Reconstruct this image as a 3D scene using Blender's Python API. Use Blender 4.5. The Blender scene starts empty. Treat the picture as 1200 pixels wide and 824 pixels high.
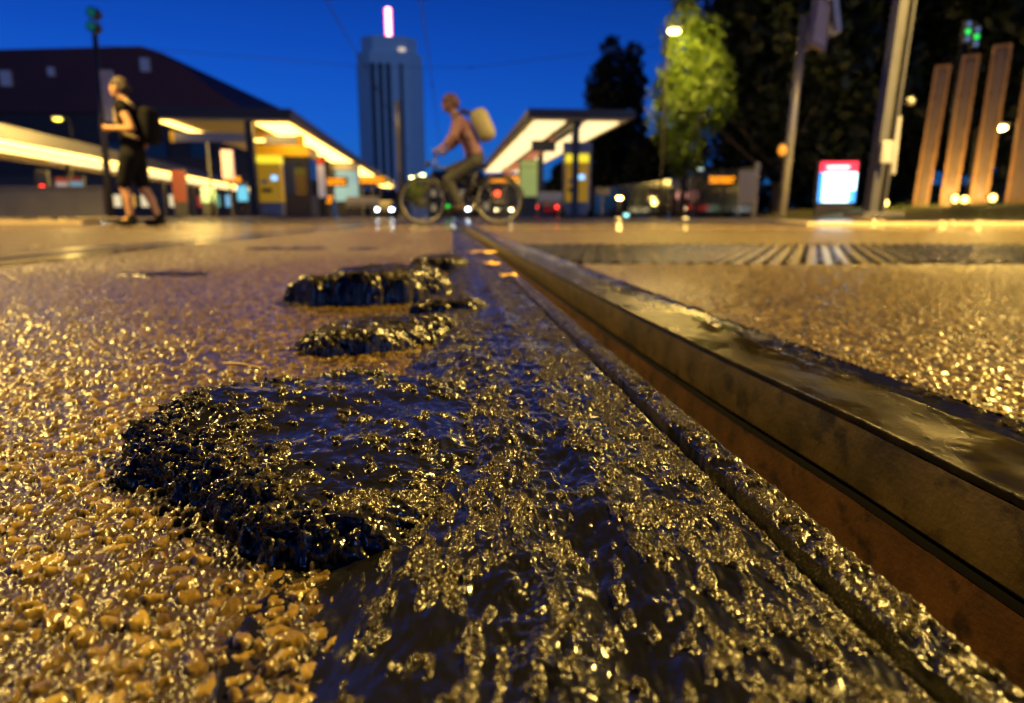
import bpy, bmesh, math, random
import numpy as np
from mathutils import Vector, Matrix
random.seed(7)
rng = np.random.default_rng(11)
R = math.radians
scene = bpy.context.scene
col = scene.collection

# ------------------------------------------------------------------ camera frame
H = 0.12                       # lens height above the asphalt
FPX, W0, H0 = 776.0, 1200.0, 824.0
PITCH = math.atan(158.0 / FPX)
SP, CP = math.sin(PITCH), math.cos(PITCH)

def P(u, v, Y):
    """world point at forward distance Y seen at photo pixel (u, v)"""
    x, y = u - W0 / 2, v - H0 / 2
    d = (x, FPX * CP - y * SP, -FPX * SP - y * CP)
    t = Y / d[1]
    return Vector((d[0] * t, Y, H + d[2] * t))

# ------------------------------------------------------------------ numpy noise
def _hash(ix, iy, seed):
    a = (ix.astype(np.int64) * 374761393 + iy.astype(np.int64) * 668265263 + seed * 974634777) & 0xFFFFFFFF
    a = ((a ^ (a >> 13)) * 1274126177) & 0xFFFFFFFF
    a = ((a ^ (a >> 16)) * 2246822519) & 0xFFFFFFFF
    a = a ^ (a >> 15)
    return (a & 0xFFFFFF).astype(np.float64) / float(0xFFFFFF)

def perlin(x, y, seed=0):
    ix, iy = np.floor(x), np.floor(y)
    fx, fy = x - ix, y - iy
    ux, uy = fx * fx * fx * (fx * (fx * 6 - 15) + 10), fy * fy * fy * (fy * (fy * 6 - 15) + 10)
    def g(ox, oy):
        a = _hash(ix + ox, iy + oy, seed) * 2 * np.pi
        return np.cos(a) * (fx - ox) + np.sin(a) * (fy - oy)
    n0 = g(0, 0) * (1 - ux) + g(1, 0) * ux
    n1 = g(0, 1) * (1 - ux) + g(1, 1) * ux
    return (n0 * (1 - uy) + n1 * uy) * 1.5

def fbm(x, y, seed=0, oct=4, gain=.5):
    s, a, t = 0, 1, 0
    for o in range(oct):
        s = s + a * perlin(x * 2 ** o + 17.3 * o, y * 2 ** o - 9.1 * o, seed + o)
        t += a; a *= gain
    return s / t

def sstep(a, b, x):
    t = np.clip((x - a) / (b - a), 0, 1)
    return t * t * (3 - 2 * t)

def worley(x, y, seed=0, jit=.85, off=False):
    ix, iy = np.floor(x), np.floor(y)
    f1 = np.full(x.shape, 9.); f2 = np.full(x.shape, 9.); idr = np.zeros(x.shape); ox_ = np.zeros(x.shape); oy_ = np.zeros(x.shape)
    for ox in (-1, 0, 1):
        for oy in (-1, 0, 1):
            cx, cy = ix + ox, iy + oy
            px = cx + .5 + (_hash(cx, cy, seed) - .5) * jit
            py = cy + .5 + (_hash(cx, cy, seed + 5) - .5) * jit
            d = np.hypot(x - px, y - py)
            r = _hash(cx, cy, seed + 9)
            near = d < f1
            f2 = np.where(near, f1, np.minimum(f2, d))
            idr = np.where(near, r, idr)
            if off: ox_ = np.where(near, x - px, ox_); oy_ = np.where(near, y - py, oy_)
            f1 = np.where(near, d, f1)
    return (f1, f2, idr, ox_, oy_) if off else (f1, f2, idr)

# ------------------------------------------------------------------ objects and tags
def tag(o, label=None, cat=None, group=None, kind=None):
    if label: o['label'] = label
    if cat: o['category'] = cat
    if group: o['group'] = group
    if kind: o['kind'] = kind
    return o

def link(name, me, m=None, parent=None, smooth=False):
    o = bpy.data.objects.new(name, me); col.objects.link(o)
    if m is not None: me.materials.append(m)
    if parent is not None: o.parent = parent
    if smooth: me.shade_smooth()
    return o

def thing(name, label, cat, loc=(0, 0, 0), rz=0, group=None):
    o = bpy.data.objects.new(name, None); col.objects.link(o)
    o.empty_display_size = .2
    o.location = loc; o.rotation_euler = (0, 0, rz)
    return tag(o, label, cat, group)

def copy_tree(o, parent=None):
    c = o.copy(); col.objects.link(c)
    if parent is not None: c.parent = parent
    for ch in list(o.children): copy_tree(ch, c)
    return c

class MB:
    def __init__(s): s.v, s.f = [], []
    def add(s, vs, fs):
        b = len(s.v); s.v += [tuple(p) for p in vs]; s.f += [tuple(b + i for i in f) for f in fs]; return s
    def box(s, c, d, M=None, taper=1.0, bev=0.0):
        x, y, z = d[0] / 2, d[1] / 2, d[2] / 2
        if bev > 0:
            bm = bmesh.new(); bmesh.ops.create_cube(bm, size=1)
            for p in bm.verts:
                t = taper if p.co.z > 0 else 1
                p.co = Vector((p.co.x * d[0] * t, p.co.y * d[1] * t, p.co.z * d[2]))
            bmesh.ops.bevel(bm, geom=bm.edges[:] , offset=bev, segments=2, affect='EDGES', profile=.5)
            bm.verts.index_update()
            vs = [p.co.copy() for p in bm.verts]; fs = [[q.index for q in f.verts] for f in bm.faces]; bm.free()
        else:
            vs = [Vector((a * x * (taper if k > 0 else 1), b_ * y * (taper if k > 0 else 1), k * z)) for k in (-1, 1) for a, b_ in ((-1, -1), (1, -1), (1, 1), (-1, 1))]
            fs = [(3, 2, 1, 0), (4, 5, 6, 7), (0, 1, 5, 4), (1, 2, 6, 5), (2, 3, 7, 6), (3, 0, 4, 7)]
        if M is not None: vs = [M @ p for p in vs]
        return s.add([p + Vector(c) for p in vs], fs)
    def prism(s, poly, a, b):
        """poly: list of 3D points; extruded by vector (b - a) from offset a"""
        n = len(poly); a, b = Vector(a), Vector(b)
        vs = [Vector(p) + a for p in poly] + [Vector(p) + b for p in poly]
        fs = [tuple(range(n))[::-1], tuple(range(n, 2 * n))] + [(i, (i + 1) % n, n + (i + 1) % n, n + i) for i in range(n)]
        return s.add(vs, fs)
    def tube(s, pts, r, n=10, cap=True):
        pts = [Vector(p) for p in pts]
        rs = r if isinstance(r, (list, tuple)) else [r] * len(pts)
        vs, fs = [], []
        for i, p in enumerate(pts):
            t = (pts[min(i + 1, len(pts) - 1)] - pts[max(i - 1, 0)]).normalized()
            ref = Vector((0, 0, 1)) if abs(t.z) < .9 else Vector((1, 0, 0))
            a = t.cross(ref).normalized(); b = t.cross(a)
            vs += [p + (a * math.cos(2 * math.pi * k / n) + b * math.sin(2 * math.pi * k / n)) * rs[i] for k in range(n)]
        for i in range(len(pts) - 1):
            fs += [(i * n + k, i * n + (k + 1) % n, (i + 1) * n + (k + 1) % n, (i + 1) * n + k) for k in range(n)]
        if cap: fs += [tuple(range(n))[::-1], tuple(range((len(pts) - 1) * n, len(pts) * n))]
        return s.add(vs, fs)
    def torus(s, c, rad, r, axis=(0, 1, 0), n=28, m=8):
        ax = Vector(axis).normalized(); ref = Vector((0, 0, 1)) if abs(ax.z) < .9 else Vector((1, 0, 0))
        a = ax.cross(ref).normalized(); b = ax.cross(a); vs, fs = [], []
        for i in range(n):
            t = 2 * math.pi * i / n; d = a * math.cos(t) + b * math.sin(t)
            for k in range(m):
                q = 2 * math.pi * k / m
                vs.append(Vector(c) + d * (rad + r * math.cos(q)) + ax * r * math.sin(q))
        for i in range(n):
            for k in range(m):
                fs.append((i * m + k, ((i + 1) % n) * m + k, ((i + 1) % n) * m + (k + 1) % m, i * m + (k + 1) % m))
        return s.add(vs, fs)
    def ball(s, c, r, n=16, m=10):
        rx, ry, rz = r if isinstance(r, (list, tuple)) else (r, r, r)
        vs = [Vector(c) + Vector((0, 0, rz))]
        for i in range(1, m):
            p = math.pi * i / m
            vs += [Vector(c) + Vector((rx * math.sin(p) * math.cos(2 * math.pi * k / n), ry * math.sin(p) * math.sin(2 * math.pi * k / n), rz * math.cos(p))) for k in range(n)]
        vs.append(Vector(c) - Vector((0, 0, rz)))
        fs = [(0, 1 + k, 1 + (k + 1) % n) for k in range(n)]
        for i in range(m - 2):
            fs += [(1 + i * n + k, 1 + (i + 1) * n + k, 1 + (i + 1) * n + (k + 1) % n, 1 + i * n + (k + 1) % n) for k in range(n)]
        l = len(vs) - 1
        fs += [(l, 1 + (m - 2) * n + (k + 1) % n, 1 + (m - 2) * n + k) for k in range(n)]
        return s.add(vs, fs)
    def mesh(s, name):
        me = bpy.data.meshes.new(name); me.from_pydata([tuple(p) for p in s.v], [], s.f); me.update(); return me
    def build(s, name, m, parent=None, smooth=False):
        return link(name, s.mesh(name), m, parent, smooth)

def grid_obj(name, X, Y, Z, m, parent=None, attrs=None, keep=None):
    """one mesh from 2D arrays of coordinates; keep: boolean per vertex"""
    nr, nc = X.shape
    idx = np.arange(nr * nc).reshape(nr, nc)
    q = np.stack([idx[:-1, :-1], idx[:-1, 1:], idx[1:, 1:], idx[1:, :-1]], -1).reshape(-1, 4)
    if keep is not None:
        k = keep.ravel(); q = q[k[q].any(1)]
        used = np.zeros(nr * nc, bool); used[q.ravel()] = True
    else:
        used = np.ones(nr * nc, bool)
    remap = np.cumsum(used) - 1
    q = remap[q]
    co = np.stack([X.ravel()[used], Y.ravel()[used], Z.ravel()[used]], -1).astype(np.float32)
    # upward-facing winding
    a, b, c = co[q[:, 0]], co[q[:, 1]], co[q[:, 3]]
    nz = ((b - a)[:, 0] * (c - a)[:, 1] - (b - a)[:, 1] * (c - a)[:, 0]).mean()
    if nz < 0: q = q[:, ::-1]
    me = bpy.data.meshes.new(name)
    me.vertices.add(len(co)); me.vertices.foreach_set('co', co.ravel())
    me.loops.add(q.size); me.loops.foreach_set('vertex_index', np.ascontiguousarray(q).ravel().astype(np.int32))
    me.polygons.add(len(q)); me.polygons.foreach_set('loop_start', (np.arange(len(q)) * 4).astype(np.int32))
    me.update(calc_edges=True)
    for an, av in (attrs or {}).items():
        at = me.attributes.new(an, 'FLOAT', 'POINT')
        at.data.foreach_set('value', np.broadcast_to(av, X.shape).ravel()[used].astype(np.float32))
    return link(name, me, m, parent, smooth=True)

# ------------------------------------------------------------------ materials
def new_mat(name):
    m = bpy.data.materials.new(name); m.use_nodes = True
    nt = m.node_tree; return m, nt, nt.nodes, nt.links, nt.nodes['Principled BSDF']

def sock(node, name): return node.inputs[name]

def mat(name, base, rough=.5, metal=0, var=.25, scale=6.0, bump=0.0, bscale=40.0, coat=0.0, emit=None, es=0.0, trans=0.0, spec=.5):
    m, nt, N, L, b = new_mat(name)
    tc = N.new('ShaderNodeTexCoord')
    n = N.new('ShaderNodeTexNoise'); n.inputs['Scale'].default_value = scale; n.inputs['Detail'].default_value = 5
    L.new(tc.outputs['Object'], n.inputs['Vector'])
    r = N.new('ShaderNodeMapRange'); r.inputs['To Min'].default_value = 1 - var; r.inputs['To Max'].default_value = 1 + var
    L.new(n.outputs['Fac'], r.inputs['Value'])
    mx = N.new('ShaderNodeMix'); mx.data_type = 'RGBA'; mx.blend_type = 'MULTIPLY'; mx.inputs['Factor'].default_value = 1
    mx.inputs['A'].default_value = (*base, 1); L.new(r.outputs['Result'], mx.inputs['B'])
    L.new(mx.outputs['Result'], b.inputs['Base Color'])
    r2 = N.new('ShaderNodeMapRange'); r2.inputs['To Min'].default_value = max(.02, rough * .8); r2.inputs['To Max'].default_value = min(1, rough * 1.2)
    L.new(n.outputs['Fac'], r2.inputs['Value']); L.new(r2.outputs['Result'], b.inputs['Roughness'])
    b.inputs['Metallic'].default_value = metal; b.inputs['Coat Weight'].default_value = coat
    b.inputs['Transmission Weight'].default_value = trans; b.inputs['Specular IOR Level'].default_value = spec
    if bump:
        n2 = N.new('ShaderNodeTexNoise'); n2.inputs['Scale'].default_value = bscale; n2.inputs['Detail'].default_value = 4
        L.new(tc.outputs['Object'], n2.inputs['Vector'])
        bp = N.new('ShaderNodeBump'); bp.inputs['Strength'].default_value = bump; bp.inputs['Distance'].default_value = .01
        L.new(n2.outputs['Fac'], bp.inputs['Height']); L.new(bp.outputs['Normal'], b.inputs['Normal'])
    if emit:
        b.inputs['Emission Color'].default_value = (*emit, 1); b.inputs['Emission Strength'].default_value = es
    return m

def emis(name, c, s): return mat(name, tuple(.25 * k + .02 for k in c), .4, emit=c, es=s)

def attr(N, name):
    a = N.new('ShaderNodeAttribute'); a.attribute_name = name; return a.outputs['Fac']

def ramp(N, L, fac, stops):
    r = N.new('ShaderNodeValToRGB'); e = r.color_ramp.elements
    while len(e) < len(stops): e.new(.5)
    for i, (p, c) in enumerate(stops):
        e[i].position = p; e[i].color = (*c, 1)
    L.new(fac, r.inputs['Fac']); return r.outputs['Color']

def math_n(N, L, op, a, b=None, clamp=False):
    n = N.new('ShaderNodeMath'); n.operation = op; n.use_clamp = clamp
    for i, s in enumerate((a, b)):
        if s is None: continue
        if isinstance(s, (int, float)): n.inputs[i].default_value = s
        else: L.new(s, n.inputs[i])
    return n.outputs[0]

def mix_c(N, L, f, a, b):
    n = N.new('ShaderNodeMix'); n.data_type = 'RGBA'
    if isinstance(f, (int, float)): n.inputs['Factor'].default_value = f
    else: L.new(f, n.inputs['Factor'])
    for k, s in (('A', a), ('B', b)):
        if isinstance(s, tuple): n.inputs[k].default_value = (*s, 1)
        else: L.new(s, n.inputs[k])
    return n.outputs['Result']

def asphalt_near():
    m, nt, N, L, b = new_mat('wet_asphalt')
    tc = N.new('ShaderNodeTexCoord')
    st, rd = attr(N, 'stone'), attr(N, 'rnd')
    stone = ramp(N, L, rd, [(0, (.02, .011, .003)), (.35, (.055, .033, .005)), (.7, (.125, .078, .009)), (1, (.24, .165, .03))])
    c = mix_c(N, L, st, (.010, .0065, .003), stone)
    n = N.new('ShaderNodeTexNoise'); n.inputs['Scale'].default_value = 600; n.inputs['Detail'].default_value = 3
    L.new(tc.outputs['Object'], n.inputs['Vector'])
    c = mix_c(N, L, math_n(N, L, 'MULTIPLY', n.outputs['Fac'], .5), c, (.05, .03, .012))
    L.new(c, b.inputs['Base Color'])
    rr = N.new('ShaderNodeMapRange'); rr.inputs['From Min'].default_value = .3; rr.inputs['From Max'].default_value = .7
    rr.inputs['To Min'].default_value = .22; rr.inputs['To Max'].default_value = .45
    L.new(n.outputs['Fac'], rr.inputs['Value']); L.new(rr.outputs['Result'], b.inputs['Roughness'])
    bp = N.new('ShaderNodeBump'); bp.inputs['Strength'].default_value = .35; bp.inputs['Distance'].default_value = .0008
    L.new(n.outputs['Fac'], bp.inputs['Height'])
    vo = N.new('ShaderNodeTexVoronoi'); vo.inputs['Scale'].default_value = 85; L.new(tc.outputs['Object'], vo.inputs['Vector'])
    b2 = N.new('ShaderNodeBump'); b2.inputs['Distance'].default_value = .014; b2.invert = True
    L.new(attr(N, 'coarse'), b2.inputs['Strength']); L.new(vo.outputs['Distance'], b2.inputs['Height']); L.new(bp.outputs['Normal'], b2.inputs['Normal'])
    bp = b2
    L.new(bp.outputs['Normal'], b.inputs['Normal'])
    b.inputs['Specular IOR Level'].default_value = .18
    b.inputs['Coat Roughness'].default_value = .10; b.inputs['Coat IOR'].default_value = 1.42
    cw = N.new('ShaderNodeMapRange'); cw.inputs['To Min'].default_value = 1; cw.inputs['To Max'].default_value = .22
    L.new(attr(N, 'coarse'), cw.inputs['Value']); L.new(cw.outputs['Result'], b.inputs['Coat Weight'])
    L.new(bp.outputs['Normal'], b.inputs['Coat Normal'])
    return m

def asphalt_far():
    m, nt, N, L, b = new_mat('wet_road')
    tc = N.new('ShaderNodeTexCoord')
    v = N.new('ShaderNodeTexVoronoi'); v.inputs['Scale'].default_value = 110
    L.new(tc.outputs['Object'], v.inputs['Vector'])
    n = N.new('ShaderNodeTexNoise'); n.inputs['Scale'].default_value = .6; n.inputs['Detail'].default_value = 6
    L.new(tc.outputs['Object'], n.inputs['Vector'])
    c = ramp(N, L, v.outputs['Color'], [(0, (.05, .034, .016)), (1, (.20, .135, .06))])
    c = mix_c(N, L, math_n(N, L, 'MULTIPLY', n.outputs['Fac'], .6), c, (.05, .035, .018))
    L.new(c, b.inputs['Base Color']); b.inputs['Roughness'].default_value = .5
    b.inputs['Specular IOR Level'].default_value = .3; b.inputs['Coat Weight'].default_value = .8; b.inputs['Coat Roughness'].default_value = .10; b.inputs['Coat IOR'].default_value = 1.33
    bp = N.new('ShaderNodeBump'); bp.inputs['Strength'].default_value = 1.0; bp.inputs['Distance'].default_value = .012
    L.new(v.outputs['Distance'], bp.inputs['Height']); L.new(bp.outputs['Normal'], b.inputs['Normal']); L.new(bp.outputs['Normal'], b.inputs['Coat Normal'])
    return m

def bitumen_mat():
    m, nt, N, L, b = new_mat('bitumen')
    tc = N.new('ShaderNodeTexCoord')
    gr = attr(N, 'grit')
    n = N.new('ShaderNodeTexNoise'); n.inputs['Scale'].default_value = 1100; n.inputs['Detail'].default_value = 3
    L.new(tc.outputs['Object'], n.inputs['Vector'])
    sand = ramp(N, L, n.outputs['Fac'], [(.38, (.010, .008, .003)), (.6, (.045, .036, .012)), (.75, (.16, .13, .045))])
    L.new(mix_c(N, L, gr, (.004, .004, .005), sand), b.inputs['Base Color'])
    r = N.new('ShaderNodeMapRange'); r.inputs['To Min'].default_value = .15; r.inputs['To Max'].default_value = .14
    L.new(gr, r.inputs['Value']); L.new(r.outputs['Result'], b.inputs['Roughness'])
    n2 = N.new('ShaderNodeTexNoise'); n2.inputs['Scale'].default_value = 160; n2.inputs['Detail'].default_value = 4
    L.new(tc.outputs['Object'], n2.inputs['Vector'])
    h = math_n(N, L, 'ADD', math_n(N, L, 'MULTIPLY', n2.outputs['Fac'], .18), math_n(N, L, 'MULTIPLY', math_n(N, L, 'MULTIPLY', n.outputs['Fac'], gr), .25))
    bp = N.new('ShaderNodeBump'); bp.inputs['Strength'].default_value = .8; bp.inputs['Distance'].default_value = .0018
    L.new(h, bp.inputs['Height']); L.new(bp.outputs['Normal'], b.inputs['Normal'])
    b.inputs['Specular IOR Level'].default_value = .45
    return m

def steel_top():
    m, nt, N, L, b = new_mat('wet_rail_steel')
    tc = N.new('ShaderNodeTexCoord')
    n = N.new('ShaderNodeTexNoise'); n.inputs['Scale'].default_value = 28; n.inputs['Detail'].default_value = 7
    L.new(tc.outputs['Object'], n.inputs['Vector'])
    wet = attr(N, 'wet')
    c = ramp(N, L, n.outputs['Fac'], [(.3, (.004, .003, .0015)), (.52, (.008, .006, .0022)), (.75, (.022, .016, .005))])
    L.new(c, b.inputs['Base Color']); b.inputs['Metallic'].default_value = .0; b.inputs['Specular IOR Level'].default_value = .09
    r = N.new('ShaderNodeMapRange'); r.inputs['To Min'].default_value = .34; r.inputs['To Max'].default_value = .15
    L.new(wet, r.inputs['Value']); L.new(r.outputs['Result'], b.inputs['Roughness'])
    n2 = N.new('ShaderNodeTexNoise'); n2.inputs['Scale'].default_value = 420; n2.inputs['Detail'].default_value = 5
    L.new(tc.outputs['Object'], n2.inputs['Vector'])
    bp = N.new('ShaderNodeBump'); bp.inputs['Strength'].default_value = .35; bp.inputs['Distance'].default_value = .0008
    L.new(math_n(N, L, 'MULTIPLY', n2.outputs['Fac'], math_n(N, L, 'SUBTRACT', 1.0, wet)), bp.inputs['Height'])
    L.new(bp.outputs['Normal'], b.inputs['Normal'])
    return m

def rust(name, dark, mid, lite, rough=.55, sc=16):
    m, nt, N, L, b = new_mat(name)
    tc = N.new('ShaderNodeTexCoord')
    n = N.new('ShaderNodeTexNoise'); n.inputs['Scale'].default_value = sc; n.inputs['Detail'].default_value = 8; n.inputs['Roughness'].default_value = .62
    L.new(tc.outputs['Object'], n.inputs['Vector'])
    n3 = N.new('ShaderNodeTexNoise'); n3.inputs['Scale'].default_value = sc * 2.6; n3.inputs['Detail'].default_value = 4; L.new(tc.outputs['Object'], n3.inputs['Vector'])
    st = N.new('ShaderNodeMapRange'); st.inputs['From Min'].default_value = .34; st.inputs['From Max'].default_value = .46; L.new(n3.outputs['Fac'], st.inputs['Value'])
    L.new(mix_c(N, L, st.outputs['Result'], dark, ramp(N, L, n.outputs['Fac'], [(.3, dark), (.5, mid), (.72, lite)])), b.inputs['Base Color'])
    b.inputs['Roughness'].default_value = rough; b.inputs['Metallic'].default_value = .15
    n2 = N.new('ShaderNodeTexNoise'); n2.inputs['Scale'].default_value = 350; n2.inputs['Detail'].default_value = 5
    L.new(tc.outputs['Object'], n2.inputs['Vector'])
    bp = N.new('ShaderNodeBump'); bp.inputs['Strength'].default_value = .5; bp.inputs['Distance'].default_value = .001
    L.new(n2.outputs['Fac'], bp.inputs['Height']); L.new(bp.outputs['Normal'], b.inputs['Normal'])
    return m

M_asph, M_road, M_bit, M_steel = asphalt_near(), asphalt_far(), bitumen_mat(), steel_top()
M_rust1 = rust('rail_head_rust', (.012, .007, .003), (.055, .034, .009), (.105, .067, .019))
M_rust2 = rust('rail_web_rust', (.018, .007, .003), (.068, .027, .008), (.11, .045, .014), sc=20)
M_black = mat('black_gap', (.003, .0025, .002), .8, spec=.2)

# ------------------------------------------------------------------ rail geometry
def head_edge(Y):   # gauge face of the running head, in c = X + .095 Y
    return np.interp(Y, [.0, .37, .54, .77, 2.7, 60], np.array([1.99, 1.97, 1.91, 1.87, 1.80, 1.78]) * H)
def XfromC(c, Y): return c - .095 * Y
CR0, CR1, LIP1 = .945 * H, 1.05 * H, 1.20 * H      # crack, lip
HEADW, JOINTW = .52 * H, .38 * H

def logrows(y0, y1, n, off=.12):
    return np.exp(np.linspace(math.log(y0 + off), math.log(y1 + off), n)) - off

# ------------------------------------------------------------------ asphalt
def pebble_field(X, Y, seed, cell=.0060, amp=.0027):
    wx = X + .0024 * perlin(X / .006, Y / .006, seed + 31)
    wy = Y + .0024 * perlin(X / .006, Y / .006, seed + 47)
    f1, f2, r, dx, dy = worley(wx / cell, wy / cell * .92, seed, .95, True)
    dome = sstep(.05, .42, f2 - f1)
    present = sstep(.20, .42, r)
    stone = dome * present
    hh = amp * stone * (.35 + .65 * _hash(np.floor(r * 9973), np.floor(r * 771), 3)) * (1 - .35 * f1 ** 2)
    ta = 6.283 * _hash(np.floor(r * 7919), np.floor(r * 331), 4); tm = .95 * _hash(np.floor(r * 5903), np.floor(r * 517), 6)
    hh += stone * amp * .9 * tm * (np.cos(ta) * dx + np.sin(ta) * dy)
    g1, g2, r2 = worley(wx / .0027, wy / .0027, seed + 3)
    hh += .0007 * sstep(0, .5, g2 - g1) * (1 - .75 * stone)
    hh += .0008 * np.abs(fbm(X / .0042, Y / .0042, seed + 8, 2)) + .0005 * fbm(X / .0019, Y / .0019, seed + 18, 2) + .0012 * fbm(X / .05, Y / .05, seed + 12, 3)
    return hh, stone, r

def asphalt(name, side, seed, ny, nx, y0, y1, reach, bound):
    ys = logrows(y0, y1, ny)
    t = np.linspace(0, 1, nx)
    t = .7 * t + .3 * t * t
    YY = ys[:, None] * np.ones(nx)
    XX = XfromC(bound(ys), ys)[:, None] + side * t[None, :] * (reach * (ys + .16))[:, None]
    z, stone, r = pebble_field(XX, YY, seed)
    fade = 1 - .8 * sstep(4.5, 5.9, YY)
    Z = z * fade - .0012
    if side > 0: Z = Z - .03 * sstep(1.72, 1.76, YY) * sstep(2.95, 2.90, YY)
    o = grid_obj(name, XX, YY, Z, M_asph, attrs={'stone': np.clip(stone, 0, 1), 'rnd': r, 'coarse': sstep(.7, 2.5, YY)})
    tag(o, kind='structure')
    return o
asphalt('asphalt', -1, 1, 1250, 1150, .03, 6.0, 2.3, lambda y: np.full_like(y, .06))
asphalt('asphalt', 1, 2, 900, 800, .12, 6.0, 2.0, lambda y: head_edge(y) + HEADW + JOINTW * .95)

# ------------------------------------------------------------------ bitumen joint and lumps
def strip_left(Y):
    return np.interp(Y, np.array([0, 1.2, 1.7, 2.5, 4.6, 7, 10, 21, 60]) * H, np.array([-.66, -.56, -.49, -.42, -.30, -.22, -.12, .10, .40]) * H)

def grit_detail(X, Y, seed, cover, sy=1.0):
    """fine sandy clods: returns (height, mask); cover shifts how much is sandy"""
    big = fbm(X / .030, Y / .034 / sy, seed, 3) * .75 + fbm(X / .0075, Y / .009 / sy, seed + 4, 3) * 1.05
    mask = sstep(.02, .22, big + cover + .0)
    f1, f2, r, dx, dy = worley(X / .0014 + perlin(X / .003, Y / .003, seed + 7) * .6, Y / .0016 + perlin(X / .003, Y / .003, seed + 17) * .4, seed + 2, .95, True)
    ta = 6.283 * _hash(np.floor(r * 7919), np.floor(r * 331), 4)
    g = sstep(.02, .35, f2 - f1) * (.35 + .65 * r) + .8 * (np.cos(ta) * dx + np.sin(ta) * dy)
    hgt = mask * (.0007 * g + .0024 * np.abs(fbm(X / .007, Y / .007, seed + 9, 4)) + .0004)
    return hgt, mask * np.clip(.35 + .8 * r, 0, 1)

def bitumen_strip():
    ny, nx = 2100, 700
    ys = logrows(.09, 7.0, ny)
    t = np.linspace(0, 1, nx)[None, :]
    YY = ys[:, None] * np.ones(nx)
    left = strip_left(ys)[:, None] - .03 - .01 * ys[:, None]
    CC = CR0 + (left - CR0) * t
    XX = XfromC(CC, YY)
    sd = CC - (strip_left(YY) + .018 * fbm(XX / .05, YY / .06, 61, 4))     # >0 inside the bitumen
    right = CR0 - CC
    body = .0065 * sstep(-.004, .05, sd) - .0035 * sstep(.004, -.006, sd)
    ridge = (.0035 + .003 * fbm(XX / .009, YY / .012, 79, 3)) * np.exp(-((CC - (.12 * H + .12 * H * np.sin(YY / .17))) / .016) ** 2) + .0025 * np.exp(-((CC - .52 * H) / .012) ** 2)
    dip = -.004 * np.exp(-((CC - .36 * H) / .014) ** 2) * sstep(.42, .2, YY)
    edge = sstep(-.0005, .006, right)
    low = .0026 * fbm(XX / .03, YY / .045, 71, 3) + .0007 * fbm(XX / .005, YY / .012, 75, 2) + .0012 * np.abs(fbm(XX / .012, YY / .03, 77, 3))
    film = sstep(.34, .17, YY) * sstep(.0, -.045, CC)                        # thin smooth film at the front left
    Z = body + (ridge + dip + low) * sstep(0, .02, sd) * edge * (1 - .8 * film) - film * .0035 * sstep(0, .02, sd)
    cover = -.10 + .22 * sstep(.25 * H, .75 * H, CC) + .24 * np.exp(-((CC - .12 * H) / .018) ** 2) - .28 * film - .12 * np.exp(-((CC - .38 * H) / .016) ** 2)
    cover = cover + .05 * sstep(.5, 1.2, YY)
    gh, gm = grit_detail(XX + .095 * YY + .006 * np.sin(YY / .05), YY, 81, cover, 2.0)
    Z = Z + gh * sstep(0, .01, sd)
    Z = np.where(right < .0009, -.016, Z)
    fl = 1 - .8 * sstep(2.5, 6.5, YY)
    o = grid_obj('bitumen_joint', XX, YY, np.where(Z > 0, Z * fl, Z), M_bit, attrs={'grit': gm * sstep(-.002, .008, sd)}, keep=sd > -.022)
    tag(o, 'black tar joint strip sprinkled with sandy grit along the left side of the groove', 'tar strip')
bitumen_strip()

def poly_sd(X, Y, poly):
    """signed distance, positive inside"""
    d = np.full(X.shape, 1e9); ins = np.zeros(X.shape, bool)
    n = len(poly)
    for i in range(n):
        (ax, ay), (bx, by) = poly[i], poly[(i + 1) % n]
        ex, ey = bx - ax, by - ay
        t = np.clip(((X - ax) * ex + (Y - ay) * ey) / (ex * ex + ey * ey), 0, 1)
        d = np.minimum(d, np.hypot(X - ax - t * ex, Y - ay - t * ey))
        c = ((ay > Y) != (by > Y)) & (X < (bx - ax) * (Y - ay) / (by - ay + 1e-12) + ax)
        ins ^= c
    return np.where(ins, d, -d)

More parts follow.
